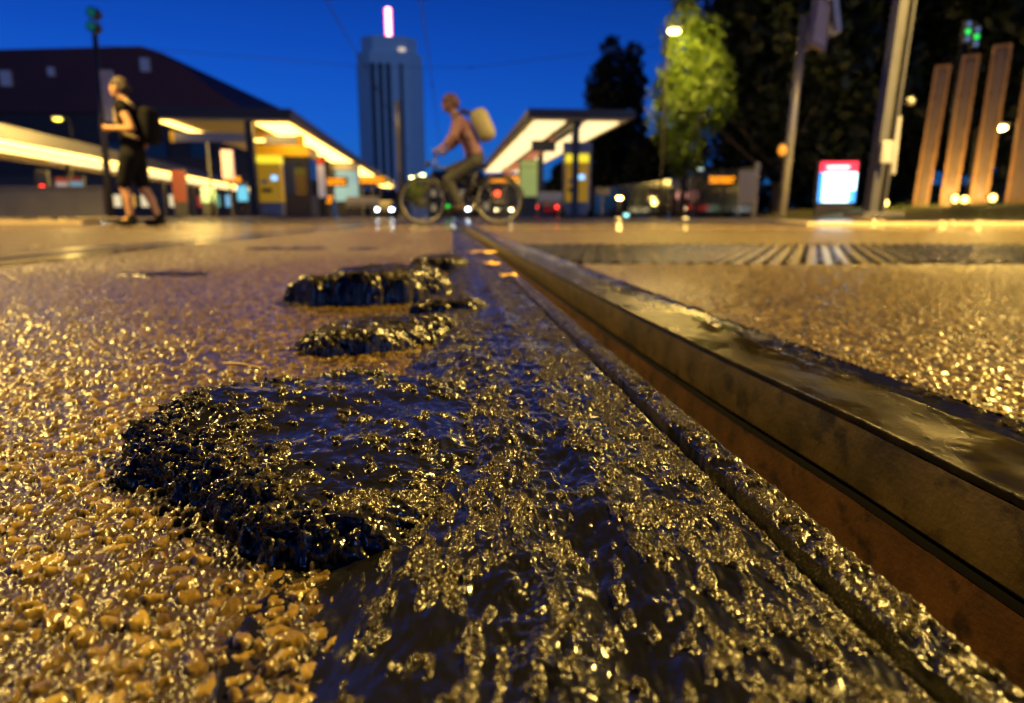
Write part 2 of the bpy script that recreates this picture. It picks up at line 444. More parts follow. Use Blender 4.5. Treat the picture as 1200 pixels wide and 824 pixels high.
def lump(poly, top, wid, step, seed, label, cover=.0, tilt=0.0, name='bitumen_lump', cat='tar lump'):
    poly = [(a * H, b * H) for a, b in poly]; top *= H; wid *= H
    xs = [p[0] for p in poly]; ysv = [p[1] for p in poly]
    m = .015 + wid * .3
    X, Y = np.meshgrid(np.arange(min(xs) - m, max(xs) + m, step), np.arange(min(ysv) - m, max(ysv) + m, step))
    warp = .010 * fbm(X / .035, Y / .035, seed, 4) + .004 * fbm(X / .008, Y / .008, seed + 5, 3)
    sd = poly_sd(X, Y, poly) + warp * min(1, top / .02)
    wv = wid * (.35 + .65 * sstep(0, .5, (Y - min(ysv)) / (max(ysv) - min(ysv)))) * (.75 + .5 * sstep(-1, 1, fbm(X / .05, Y / .05, seed + 2, 2) * 2))
    t = np.clip(sd / wv, 0, 1)
    prof = np.clip(1 - (1 - t) ** 2.2, 0, 1) ** .7
    base = prof * top * (1 + tilt * (X - np.mean(xs)) / (max(xs) - min(xs)))
    base += prof * (top * .20 * fbm(X / .06, Y / .055, seed + 11, 2) + .0009 * fbm(X / .007, Y / .016, seed + 13, 2))
    rim = 1 - sstep(.10, .42, sd / H * min(1, .42 * H / wid))
    gh, gm = grit_detail(X + base, Y + base * 1.1, seed + 20, cover + .32 * rim)
    gy, gx = np.gradient(base, step)
    ln = np.sqrt(1 + gx ** 2 + gy ** 2)
    crag = .0030 * fbm((X + base) / .009, (Y + base * 1.1) / .009, seed + 40, 4) * rim + gh * 1.15
    Z = base + crag / ln
    X2 = X - gx / ln * crag; Y2 = Y - gy / ln * crag
    Z = np.where(sd < 0, np.maximum(sd * 1.2, -.008), Z)
    o = grid_obj(name, X2, Y2, Z - .001, M_bit, attrs={'grit': gm}, keep=sd > -.006)
    return tag(o, label, cat, 'tar lumps squeezed out beside the rail')
lump([(-1.66, 2.75), (-1.52, 2.45), (-1.1, 2.15), (-.72, 1.80), (-.36, 1.78), (-.2, 2.1), (.08, 2.5), (.14, 3.2), (-.3, 3.85), (-.95, 3.8), (-1.4, 3.45), (-1.64, 3.05)],
     .165, .42, .0005, 101, 'largest black tar lump, nearest, with a wet blue sheen and a sandy rim on asphalt', cover=-.20, tilt=-1.25)
lump([(-1.66, 5.0), (-1.4, 4.75), (-1.0, 4.85), (-.7, 5.1), (-.45, 5.5), (-.5, 6.0), (-1.0, 6.05), (-1.4, 5.8), (-1.65, 5.4)],
     .17, .3, .0011, 151, 'low dark tar lump directly behind the largest one, joined to the tar strip', cover=-.05)
lump([(-2.75, 7.9), (-2.3, 7.55), (-1.7, 7.55), (-1.2, 7.7), (-.8, 8.1), (-.8, 9.2), (-1.4, 9.7), (-2.0, 9.6), (-2.4, 9.1)],
     .36, .5, .0016, 201, 'wide peaked tar lump with pointed left end, middle of the row', cover=-.05, tilt=.25)
lump([(-1.05, 6.75), (-.75, 6.65), (-.35, 6.75), (-.25, 7.1), (-.5, 7.35), (-.95, 7.25)],
     .16, .2, .0014, 251, 'smallest tar lump on the strip, just right of the wide peaked lump', cover=-.05)
lump([(-1.95, 12.6), (-1.5, 12.3), (-1.05, 12.4), (-.8, 13), (-1.0, 14.2), (-1.5, 14.3), (-1.9, 13.6)],
     .26, .4, .0025, 301, 'farthest raised tar lump, blurred, beside the strip', cover=-.05)
for poly, sd_, lb in (([(-8.4, 20.8), (-7, 20.5), (-5.9, 21), (-6.1, 22.2), (-7.4, 22.6), (-8.3, 22)], 351, 'flat dark tar patch on the asphalt, wider of the two beyond the lumps'),
                      ([(-5.2, 20.8), (-4.6, 20.6), (-4.1, 21), (-4.4, 21.8), (-5.0, 21.9)], 361, 'flat dark tar patch on the asphalt, smaller of the two beyond the lumps'),
                      ([(-6.9, 11.6), (-6.2, 11.3), (-5.3, 11.5), (-5.5, 12.2), (-6.4, 12.3)], 371, 'flat dark tar patch on the open asphalt left of the lumps')):
    o = lump(poly, .035, .5, .004, sd_, lb, cover=-.2, name='bitumen_patch', cat='tar patch')
    o['group'] = 'flat tar patches on the asphalt'

# ------------------------------------------------------------------ tram rail in front
rail = thing('tram_rail', 'grooved steel tram rail with wet brown head and deep rusty groove, nearest', 'tram rail', group='rails of the tram track')
def rail_strip(name, prof, m, n=700, y1=30.0, parent=rail, attrs=None, disp=None, y0=-.1):
    ys = logrows(y0, y1, n, off=.25)
    c = np.stack([p[0](ys) if callable(p[0]) else np.full_like(ys, p[0]) for p in prof], 1)
    z = np.stack([np.full_like(ys, p[1]) for p in prof], 1)
    YY = ys[:, None] * np.ones(len(prof)); XX = XfromC(c, YY)
    if disp: XX, z, at = disp(XX, YY, c, z)
    else: at = None
    return grid_obj(name, XX, YY, z, m, parent, attrs=at)
def densify(f0, f1, n): return [(lambda y, k=k: f0(y) * (1 - k) + f1(y) * k) for k in np.linspace(0, 1, n)]
# lip with sandy bitumen on it
def lip_disp(X, Y, c, z):
    gh, gm = grit_detail(X, Y, 401, .26)
    top = sstep(CR1 - .0005, CR1 + .003, c) * sstep(LIP1 + .0005, LIP1 - .003, c)
    wob = .0018 * fbm(X / .012, Y / .02, 405, 3)
    Z = z + top * (gh * 1.1 + .0018 + .0018 * fbm(X / .01, Y / .014, 409, 3))
    return X + wob * (1 - top), Z, {'grit': gm * (.4 + .6 * top)}
lp = [(CR1 - .001, -.05), (CR1 - .0005, -.02), (CR1, -.006)] + [(CR1 + .0006 + k * (LIP1 - CR1 - .0012), .0005) for k in np.linspace(0, 1, 26)] + [(LIP1, -.004), (LIP1, -.02), (LIP1 - .001, -.1)]
rail_strip('lip', lp, M_bit, n=1500, y1=12, disp=lip_disp, y0=0.0)
# running head: face then top
HZ = .004
def head_disp(X, Y, c, z):
    e = head_edge(Y); q = (c - e) / HEADW
    wet = sstep(-.15, .35, fbm(X / .05, Y / .09, 421, 3) + .42 * sstep(.45, .95, q) - .12) * sstep(.02, .08, q)
    gh, gm = grit_detail(X, Y, 431, -.35)
    rimg = np.exp(-((q - .015) / .03) ** 2)
    Z = z + rimg * (.0010 * np.abs(fbm(X / .004, Y / .004, 441, 3)) + .0006) + gh * .30 * (1 - wet) + .0009 * fbm(X / .03, Y / .05, 447, 2) * sstep(.1, .3, q) + wet * (.0005 * fbm(X / .012, Y / .016, 449, 2))
    return X, Z, {'wet': wet}
hp = [(lambda y: head_edge(y) + .0004, HZ - .004), (lambda y: head_edge(y) + .0004, HZ - .0005), (lambda y: head_edge(y) + .0006, HZ - .0001), (lambda y: head_edge(y) + .0009, HZ)] + [((lambda y, k=k: head_edge(y) + .0012 + k * (HEADW - .002)), HZ) for k in np.linspace(0, 1, 60)] + [((lambda y: head_edge(y) + HEADW), HZ - .008)]
rail_strip('head_top', hp, M_steel, n=1500, y1=14, disp=head_disp, y0=.05)
def face_disp(X, Y, c, z):
    return X + .0007 * fbm(Y / .03, z / .02, 461, 3) + .0003 * fbm(Y / .004, z / .004, 465, 3), z, None
zs = np.linspace(HZ - .004, -.036, 14)
rail_strip('head_face', [((lambda y, k=k: head_edge(y) + .0004 - .0012 * math.sin(k * 2.6)), float(zz)) for k, zz in zip(np.linspace(0, 1, 14), zs)], M_rust1, n=900, disp=face_disp, y0=.05)
rail_strip('recess', [(lambda y: head_edge(y) - .0004, -.0365), (lambda y: head_edge(y) + .022, -.0375), (lambda y: head_edge(y) + .022, -.0425), (lambda y: head_edge(y) - .0012, -.0430)], M_black, n=200, y0=.05)
zs = np.linspace(-.0435, -.105, 16)
rail_strip('web', [((lambda y, k=k: head_edge(y) - .0012 - .0015 * k), float(zz)) for k, zz in zip(np.linspace(0, 1, 16), zs)], M_rust2, n=900, disp=face_disp, y0=.05)
rail_strip('groove_floor', [(LIP1 - .002, -.103), (lambda y: head_edge(y) + .001, -.1045)], M_black, n=120, y0=-.1)
# dark crack bed between joint and lip
o = rail_strip('crack_bed', [(CR0 - .012, -.026), (CR1 + .001, -.028)], M_black, n=120, y0=-.1)

# wet tar joint on the right of the head
def joint_right():
    ny, nx = 900, 70
    ys = logrows(.1, 14, ny); YY = ys[:, None] * np.ones(nx)
    k = np.linspace(0, 1, nx)[None, :]
    c0 = head_edge(YY) + HEADW - .0005
    CC = c0 + k * JOINTW * (1.0 + .25 * sstep(.3, .8, YY))
    XX = XfromC(CC, YY)
    n1 = fbm(XX / .02, YY / .05, 471, 3)
    pond = sstep(.0, .25, fbm(XX / .05, YY / .10, 473, 3) + .05)
    gh, gm = grit_detail(XX, YY, 475, -.28 + .5 * k)
    Z = -.0045 + .0025 * n1 * (1 - pond) + gh * (1 - pond * .9) + .006 * k ** 3 - .005 * sstep(.85, 1, k)
    o = grid_obj('bitumen_joint', XX, YY, Z, M_bit, attrs={'grit': gm * (1 - pond)})
    tag(o, 'dark wet tar joint with puddled water between the rail head and the right-hand asphalt', 'tar strip')
joint_right()

# second rail of the track, farther left
def second_rail():
    t = thing('tram_rail', 'distant second rail, thin dark line across the asphalt to the left', 'tram rail', group='rails of the tram track')
    C2 = .165 - 1.435
    def strip(name, prof, m):
        rail_strip(name, prof, m, n=160, y1=40, parent=t, attrs=None, y0=.3)
    strip('head_top', [(C2 - .07, .001), (C2 - .068, .006), (C2, .006), (C2 + .001, .001)], mat('far_rail_steel', (.05, .04, .03), .3, .4))
    strip('groove', [(C2 + .0012, .0015), (C2 + .045, .0017)], M_black)
    strip('lip', [(C2 + .045, .002), (C2 + .046, .006), (C2 + .065, .006), (C2 + .067, .001)], mat('far_rail_lip', (.05, .04, .03), .35, .3))
    strip('joint', [(C2 - .17, .0034), (C2 - .0705, .0038)], M_bit)
    strip('joint', [(C2 + .0675, .0038), (C2 + .17, .0034)], M_bit)
second_rail()

# ------------------------------------------------------------------ ground sheets
def ground():
    mb = MB(); z = -.005
    def q(pts): mb.add([(x, y, z) for x, y in pts], [tuple(range(len(pts)))])
    a = lambda y: XfromC(.10, y)
    b = lambda y: XfromC(float(head_edge(y)) + HEADW + .012, y)
    q([(-600, -40), (a(-40), -40), (a(30), 30), (-600, 30)])
    q([(b(-40), -40), (600, -40), (600, 30), (b(30), 30)])
    q([(-900, 30), (900, 30), (900, 1500), (-900, 1500)])
    tag(mb.build('ground', M_road), kind='structure')
ground()
# dark wet sett band crossing on the right
def setts():
    ny, nx = 260, 1500
    ys = np.linspace(1.72, 2.95, ny); xs = np.linspace(.0, 3.4, nx)
    X, Y = np.meshgrid(xs, ys)
    keep = X > XfromC(head_edge(Y) + HEADW + JOINTW * 1.15, Y)
    gx = np.abs(((X - .45 * Y) / .048) % 1 - .5) * 2
    gy = np.abs((Y / .155) % 1 - .5) * 2
    pil = sstep(.58, .36, gx) * (.85 + .15 * sstep(.97, .9, gy))
    Z = -.024 + .027 * pil + .0025 * fbm(X / .05, Y / .05, 501, 3)
    edge = np.minimum(np.minimum(Y - 1.72, 2.95 - Y) / .05, 1)
    Z = Z + .004 * (1 - sstep(0, .4, edge))
    o = grid_obj('paving', X, Y, Z, mat('wet_dark_setts', (.007, .006, .006), .2, var=.5, scale=14, bump=.35, bscale=60, spec=.1), keep=keep)
    tag(o, kind='structure')
setts()

# ------------------------------------------------------------------ pavements with kerbs
M_kerb = mat('granite_kerb', (.34, .27, .18), .5, var=.3, scale=9, bump=.3)
M_pave = mat('wet_paving', (.12, .09, .06), .13, var=.4, scale=2.2, bump=.06, bscale=12, coat=.2)
def pavement(pts, z=.13, kw=.16, top=None):
    """pts: plan polygon, counter-clockwise"""
    n = len(pts); P2 = [Vector((a, b, 0)) for a, b in pts]
    cen = sum(P2, Vector()) / n
    inn = []
    for i in range(n):
        p, a, b = P2[i], P2[i - 1], P2[(i + 1) % n]
        e1 = (p - a).normalized(); e2 = (b - p).normalized()
        n1 = Vector((-e1.y, e1.x, 0)); n2 = Vector((-e2.y, e2.x, 0))
        bis = (n1 + n2).normalized(); inn.append(p + bis * kw / max(.35, bis.dot(n1)))
    mb = MB()
    vs = [p + Vector((0, 0, -.02)) for p in P2] + [p + Vector((0, 0, z - .015)) for p in P2] + [p + (q - p) * .1 + Vector((0, 0, z)) for p, q in zip(P2, inn)] + [q + Vector((0, 0, z)) for q in inn] + [q + Vector((0, 0, -.02)) for q in inn]
    fs = []
    for r in range(4):
        fs += [(r * n + i, r * n + (i + 1) % n, (r + 1) * n + (i + 1) % n, (r + 1) * n + i) for i in range(n)]
    mb.add(vs, fs); tag(mb.build('kerb', M_kerb), kind='structure')
    m2 = MB().add([q + Vector((0, 0, z - .006)) for q in inn], [tuple(range(n))])
    tag(m2.build('pavement', top or M_pave), kind='structure')
pavement([(.9, 17.5), (7.5, 17.0), (10, 60), (-4.6, 60), (-.45, 20)], .07)              # right platform
pavement([(4.2, 9.6), (30, 9.2), (60, 14), (60, 90), (12, 90), (9.2, 20), (5, 13)], .045)  # pavement of trees and pillars
pavement([(-11.6, 17.5), (-6.6, 17.6), (-5.9, 19.5), (-11.9, 72), (-19, 72), (-12.2, 19)], .07)     # left platform
pavement([(-60, 10.5), (-7.4, 11.6), (-8.2, 13.4), (-14.5, 14), (-60, 14.5)], .05)   # pavement at left
pavement([(-26, 19.5), (-17.2, 19.5), (-25.7, 75), (-36, 75)], .07, top=mat('lit_platform', (.5, .45, .36), .35, var=.2, scale=1.5))                          # far left platform, pale colour imitates the bright light on its floor

# ------------------------------------------------------------------ common background materials
M_dark = mat('dark_painted_steel', (.03, .03, .034), .4, .3)
M_grey = mat('grey_galvanised', (.30, .29, .28), .4, .4, var=.2)
M_mast = mat('mast_grey', (.05, .049, .062), .45, .3, var=.25, scale=3)
M_blackp = mat('black_paint', (.006, .006, .007), .6, spec=.2)
M_roof = mat('roof_edge', (.045, .042, .042), .5)
M_soffit = mat('soffit', (.8, .74, .58), .5, var=.1)
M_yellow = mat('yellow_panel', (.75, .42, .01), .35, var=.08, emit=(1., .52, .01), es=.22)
M_yellowlit = emis('yellow_sign', (1, .80, .03), 1.1)
M_cream = emis('cream_light', (1, .60, .13), 6.0)
M_creams = emis('cream_panel', (1, .74, .34), 1.7)
M_lamp = emis('sodium_lamp', (1, .62, .16), 60)
M_white = mat('white_panel', (.4, .4, .41), .4, var=.08)
M_whitelit = emis('white_light', (.8, .92, 1), 9)
M_red = mat('red_panel', (.5, .03, .02), .4)
M_redlit = emis('red_light', (1, .03, .02), 9)
M_orange = emis('orange_led', (1, .30, .0), 2.2)
M_green = emis('green_signal', (.03, 1, .10), 1.3)
M_blue = emis('blue_screen', (.25, .55, 1), 2.0)
M_glass = mat('dark_glass', (.03, .035, .045), .06, spec=.8)
M_conc = mat('concrete', (.16, .15, .145), .6, var=.3, scale=3, bump=.3)
M_bark = mat('bark', (.06, .045, .03), .8, bump=.6)

# ------------------------------------------------------------------ tram stop roofs
def shelter_frame(origin, dirx, low=0.0):
    o = Vector(origin); f = Vector((dirx, 1, 0)).normalized(); r = Vector((f.y, -f.x, 0))
    return lambda a, b, z: o + r * a + f * b + Vector((0, 0, z - (low if z > 1.5 else 0))) - Vector((0, 0, o.z))
def slab(fr, a0, a1, b0, b1, z0, z1):
    mb = MB(); pts = [(a0, b0), (a1, b0), (a1, b1), (a0, b1)]
    return mb.add([fr(a, b, z0) for a, b in pts] + [fr(a, b, z1) for a, b in pts], [(3, 2, 1, 0), (4, 5, 6, 7), (0, 1, 5, 4), (1, 2, 6, 5), (2, 3, 7, 6), (3, 0, 4, 7)])
def part_slab(name, m, parent, fr, *a): return slab(fr, *a).build(name, m, parent)

def roof_part(t, fr, a0, a1, b0, b1, z, th=.28):
    r = slab(fr, a0, a1, b0, b1, z, z + th).build('roof', M_roof, t)
    part_slab('soffit', M_soffit, r, fr, a0 + .12, a1 - .12, b0 + .12, b1 - .12, z - .04, z - .004)
    return r
def post(t, fr, a, b, z, w=.2):
    p = slab(fr, a - w / 2, a + w / 2, b - w / 2, b + w / 2, .15, z).build('post', M_dark, t)
    slab(fr, a - w, a + w, b - w, b + w, .15, .19).build('base_plate', M_dark, p)

# left tram stop
tB = thing('tram_shelter', 'tram stop roof left of the tower, glowing cream underside and dark front post', 'tram shelter', group='tram stop roofs')
frB = shelter_frame((-6.35, 20, 0), -.104, .54)
roof_part(tB, frB, -3.95, 0, 0, 44, 3.42)
part_slab('light_strip', M_cream, tB, frB, -1.15, -.2, .6, 43.6, 3.33, 3.372)
part_slab('light_strip', M_cream, tB, frB, -3.8, -3.5, .4, 5.4, 3.33, 3.372)
part_slab('light_strip', M_cream, tB, frB, -3.45, -1.6, 5.0, 5.4, 3.33, 3.372)
for k in range(7): post(tB, frB, -1.35 if k else -1.28, .35 + 7.1 * k, 3.4)
part_slab('fascia_sign', M_white, tB, frB, -3.6, -1.5, .9, .98, 2.86, 3.12)
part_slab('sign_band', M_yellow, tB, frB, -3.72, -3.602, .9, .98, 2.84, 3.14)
part_slab('fascia_sign', M_white, tB, frB, -1.15, -.2, 1.5, 1.6, 2.86, 3.12)
part_slab('sign_band', M_yellow, tB, frB, -.198, .02, 1.5, 1.6, 2.82, 3.16)

# right tram stop
tC = thing('tram_shelter', 'tram stop roof right of the cyclist, with rectangular ceiling lights and a yellow machine', 'tram shelter', group='tram stop roofs')
frC = shelter_frame((3.55, 20, 0), -.105, .52)
roof_part(tC, frC, -3.1, 0, 0, 23, 3.42, .22)
for k in range(9):
    part_slab('ceiling_light', M_creams, tC, frC, -2.85, -1.95, .5 + 2.5 * k, 2.55 + 2.5 * k, 3.33, 3.372)
    part_slab('ceiling_light', M_creams, tC, frC, -1.3, -.35, .5 + 2.5 * k, 2.75 + 2.5 * k, 3.33, 3.372)
part_slab('centre_beam', M_dark, tC, frC, -1.75, -1.5, .3, 22.8, 3.2, 3.37)
for k in range(4): post(tC, frC, -1.62, .6 + 7.0 * k, 3.22)
part_slab('red_trim', M_red, tC, frC, -1.87, -1.80, 3, 22, 2.95, 3.2)
part_slab('name_board', M_mast, tC, frC, -2.6, -1.8, 3.0, 3.12, 2.75, 3.1)

# far left tram stop
tA = thing('tram_shelter', 'long tram stop roof at the left edge, two bright light strips under a dark fascia', 'tram shelter', group='tram stop roofs')
frA = shelter_frame((-17.6, 21, 0), -.17, .62)
roof_part(tA, frA, -5, 0, 0, 52, 3.5, .5)
part_slab('light_strip', M_cream, tA, frA, -.7, -.15, .3, 51, 3.38, 3.45)
part_slab('light_strip', M_cream, tA, frA, -2.2, -1.7, .3, 51, 3.38, 3.45)
part_slab('light_box', M_creams, tA, frA, -.5, -.3, 8, 51, 3.05, 3.2)
for k in range(8): post(tA, frA, -2.6, .6 + 7 * k, 3.46)
part_slab('yellow_board', M_yellow, tA, frA, -3.9, -1.2, 4, 4.2, 2.45, 2.8)

# ------------------------------------------------------------------ things under the roofs
def ticket_machine(loc, rz, label):
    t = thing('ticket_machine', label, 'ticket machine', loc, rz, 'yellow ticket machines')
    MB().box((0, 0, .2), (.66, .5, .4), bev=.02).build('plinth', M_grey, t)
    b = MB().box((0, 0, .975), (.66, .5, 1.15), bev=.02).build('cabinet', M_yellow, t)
    MB().box((.14, -.256, 1.12), (.17, .012, .14)).build('screen', M_blue, b)
    MB().box((-.16, -.256, 1.0), (.18, .012, .12)).build('keypad', M_white, b)
    MB().box((-.1, -.262, .75), (.3, .02, .12)).build('coin_tray', M_dark, b)
    MB().box((0, 0, 1.665), (.68, .52, .22), bev=.03).build('lit_header', M_yellowlit, t)
    return t
pm = P(321, 255, 21); ticket_machine((pm.x, 21, .155), R(8), 'yellow ticket machine beside the dark post of the left tram stop')
pm = P(675, 255, 20.6); tm = ticket_machine((pm.x, 20.6, .155), R(-4), 'yellow ticket machine right of the post of the right tram stop')
# its tall grey housing
MB().box((0, .30, 1.15), (.86, .08, 2.0), bev=.02).build('backboard', M_grey, tm)
MB().box((0, .04, 1.96), (.86, .5, .34), bev=.02).build('hood', M_grey, tm)

pk = P(334, 250, 24)
kk = thing('kiosk', 'small kiosk with yellow frieze and dark glass behind the left ticket machine', 'kiosk', (pk.x, 24.4, .155), R(6))
MB().box((0, 0, 1.0), (1.9, 1.6, 2.0), bev=.02).build('wall', M_dark, kk)
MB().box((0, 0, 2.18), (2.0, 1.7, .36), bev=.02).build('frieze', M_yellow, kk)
for i in range(3): MB().box((-.6 + .6 * i, -.808, 1.25), (.5, .02, 1.1)).build('window', M_glass, kk)
MB().box((.956, 0, 1.3), (.02, 1.2, 1.2)).build('window', M_glass, kk)

def panel(u, Y, w, label, top, face, h=2.0, name='poster_panel'):
    p = P(u, 254, Y)
    t = thing(name, label, 'poster panel', (p.x, Y, .155), R(5), 'poster panels on the tram stops')
    MB().box((0, 0, .3), (w * .9, .12, .6)).build('foot', M_dark, t)
    f = MB().box((0, 0, .6 + (h - .6) / 2), (w, .16, h - .6), bev=.02).build('case', M_dark, t)
    MB().box((0, -.086, .62 + (h - .6) * .42), (w * .9, .012, (h - .6) * .74)).build('poster', face, f)
    MB().box((0, -.086, .62 + (h - .6) * .88), (w * .9, .012, (h - .6) * .15)).build('header', top, f)
M_poster = mat('pale_poster', (.5, .5, .55), .4, emit=(.7, .75, 1), es=.15)
M_posterB = mat('blue_poster', (.2, .4, .6), .4, emit=(.3, .7, 1), es=.25)
M_posterG = mat('green_poster', (.45, .55, .2), .4, emit=(.6, .8, .2), es=.25)
panel(371, 27, .95, 'red-topped poster panel right of the yellow kiosk', M_red, M_poster, 2.3)
panel(408, 34, 1.3, 'bright blue poster panel farther along the left tram stop', M_white, M_posterB, 2.6)
panel(96, 27, .5, 'narrow red-topped blue poster panel behind the far left stop', M_red, M_posterB, 1.5)
panel(79, 27.5, .5, 'narrow red-topped pale poster panel behind the far left stop', M_red, M_poster, 1.5)
panel(619, 25, .7, 'pale green poster panel under the right tram stop', M_posterG, M_posterG, 2.0)
p = P(267, 193, 36.5)
t = thing('lit_sign', 'pale pink lit sign on a pole above the far platform', 'lit sign', (p.x, 36.5, .155), R(5))
MB().tube([(0, .1, 0), (0, .1, p.z + .5)], .06, 10).build('pole', M_dark, t)
MB().box((0, 0, p.z - .155), (.62, .16, 1.5), bev=.03).build('lit_panel', emis('pink_sign', (1, .55, .45), .5), t)

panel(287, 31, .5, 'cyan-lit poster panel low on the far platform beside the dark shelter post', M_white, emis('cyan_poster', (.2, .75, 1), .9), 1.5)
panel(247, 34, .75, 'pale green lit poster panel in the middle of the far platform', M_white, emis('mint_poster', (.5, 1, .75), .15), 1.4)
panel(214, 36, .75, 'dull red poster panel on the far platform right of the walking person', mat('dark_red_header', (.12, .02, .015), .5), mat('dull_red_poster', (.10, .02, .015), .5), 2.4)
def display(u, v, Y, w, h, label):
    p = P(u, v, Y)
    t = thing('departure_display', label, 'display', p, 0, 'orange departure displays')
    c = MB().box((0, 0, 0), (w, .18, h), bev=.02).build('housing', M_dark, t)
    n = max(3, int(w / .16))
    led = MB()
    for r in range(2):
        x = -w * .45
        while x < w * .40:
            l = random.uniform(.05, .16); led.box((x + l / 2, -.094, (r - .5) * h * .38), (l, .008, h * .24)); x += l + .04
    led.build('led_text', M_orange, c)
    MB().tube([(0, 0, h / 2), (0, 0, h / 2 + .35)], .03).build('hanger', M_dark, t)
display(393, 213, 31, 1.1, .42, 'orange departure display hanging under the left roof, nearer one')
display(436, 211, 46, 1.9, .6, 'orange departure display hanging near the far end of the left roof')
display(590, 210, 33, 1.7, .45, 'orange departure display at the left edge of the right roof')
display(273, 210, 40, 1.0, .42, 'orange departure display under the far left roof')
display(384, 234, 30, .5, .5, 'small orange display low beside the left tram stop posts')

# benches under roofs
def bench(p, rz, label):
    t = thing('bench', label, 'bench', p, rz, 'benches on the platforms')
    MB().box((0, 0, .45), (1.6, .4, .06), bev=.015).build('seat', M_grey, t)
    MB().box((0, .22, .75), (1.6, .05, .35), bev=.015).build('backrest', M_grey, t)
    for x in (-.6, .6): MB().box((x, 0, .21), (.06, .36, .42)).build('leg', M_dark, t)
p = P(638, 250, 27); bench((p.x, 27, .155), R(6), 'grey bench under the right tram stop roof')
p = P(425, 250, 33); bench((p.x, 33, .155), R(6), 'grey bench under the left tram stop roof')

# ------------------------------------------------------------------ tower
def tower():
    c = P(463, 255, 300); D = 300
    t = thing('tower_block', 'tall octagonal tower block with dark vertical stripes and lit roof mast', 'tower', (c.x, D, 0), R(10))
    w, hgt = 13.2, P(463, 60, 287).z
    ztop, zm = P(463, 43, 290).z, P(463, 9, 300).z
    def octo(r, k): return [Vector((x * r, y * r, 0)) for x, y in ((-1, -k), (-k, -1), (k, -1), (1, -k), (1, k), (k, 1), (-k, 1), (-1, k))]
    wall_m = mat('tower_wall', (.9, .88, .88), .6, var=.12, scale=.5)
    MB().prism(octo(w, .62), (0, 0, 0), (0, 0, hgt)).build('wall', wall_m, t)
    crown = MB().prism(octo(w * .86, .6), (0, 0, hgt), (0, 0, ztop)).build('crown', wall_m, t)
    MB().box((5, -w * .87, hgt + 1.2), (2.6, .3, 1.4)).build('lit_window', emis('tower_window', (1, .8, .6), .8), crown)
    stripe = mat('tower_loggia', (.03, .03, .05), .4)
    for sx in (-7.0, -3.9, -.8, 4.4):  # loggia stripes, made wider on the left to imitate that side's shade
        MB().box((sx, -w - .05, hgt * .47), (1.9 if sx < 1 else 1.2, .5, hgt * .92)).build('loggia_stripe', stripe, t)
    for sx in (-6.6, -3.3, 0., 3.3, 6.6):
        MB().box((w + .05, sx, hgt * .47), (.5, 1.4, hgt * .92)).build('loggia_stripe', stripe, t)
        MB().box((-w - .05, sx, hgt * .47), (.5, 1.4, hgt * .92)).build('loggia_stripe', stripe, t)
    fl = MB()
    for k in range(int(hgt / 3) - 1): fl.prism(octo(w + .12, .62), (0, 0, 3 * k + 2), (0, 0, 3 * k + 2.25))
    fl.build('floor_bands', wall_m, t)
    MB().tube([(0, 0, ztop), (0, 0, ztop + .8)], 1.6).build('sign_base', M_grey, t)
    s = MB().box((0, 0, (ztop + zm) / 2 + .4), (1.9, 1.9, zm - ztop - .8), bev=.5).build('lit_mast', emis('tower_sign_core', (1, .62, .62), 4.5), t)
    for sx in (-1, 1): MB().box((sx * 1.2, 0, (ztop + zm) / 2 + .4), (.3, 1.6, zm - ztop - 1.2), bev=.1).build('red_tube', emis('tower_sign_tube', (1, .05, .1), 7), s)
tower()

# ------------------------------------------------------------------ station hall at left
def hall():
    Y = 95
    M_hall = mat('hall_roof', (.10, .03, .034), .6, var=.3, scale=.2)
    M_wall = mat('hall_wall', (.05, .04, .042), .7, var=.3, scale=.3)
    pts = [P(u, v, Y) for u, v in ((-260, 62), (0, 58), (165, 54), (190, 62), (215, 78), (250, 106), (292, 132))]
    x0, x1 = pts[0].x, pts[-1].x; zb = pts[-1].z
    t = thing('station_hall', 'huge dark red station hall with curved roof at the far left', 'station building', (0, 0, 0))
    poly = [(x0, Y, zb)] + [(p.x, Y, p.z) for p in pts]
    r = MB().prism(poly[::-1], (0, 0, 0), (0, 45, 0)).build('roof', M_hall, t)
    MB().box(((x0 + x1) / 2, Y + 22, zb / 2), (x1 - x0 - 1, 43, zb), ).build('wall', M_wall, t)
    for u, v, s in ((170, 76, 1.4), (7, 92, 1.6), (60, 84, .9)):
        p = P(u, v, Y - .3); MB().box(p, (.8 * s, .5, 1.2 * s)).build('roof_light', mat('dormer_pane', (.25, .28, .4), .2, emit=(.5, .55, 1), es=.05), r)
    for i in range(9):
        x = x0 + 6 + i * (x1 - x0 - 10) / 8.5
        f = MB().box((x, Y + .42, zb * .45), (3.2, .3, zb * .6)).build('window', M_dark, t)
        MB().box((x, Y + .2, zb * .45), (2.8, .2, zb * .55)).build('pane', M_glass, f)
hall()

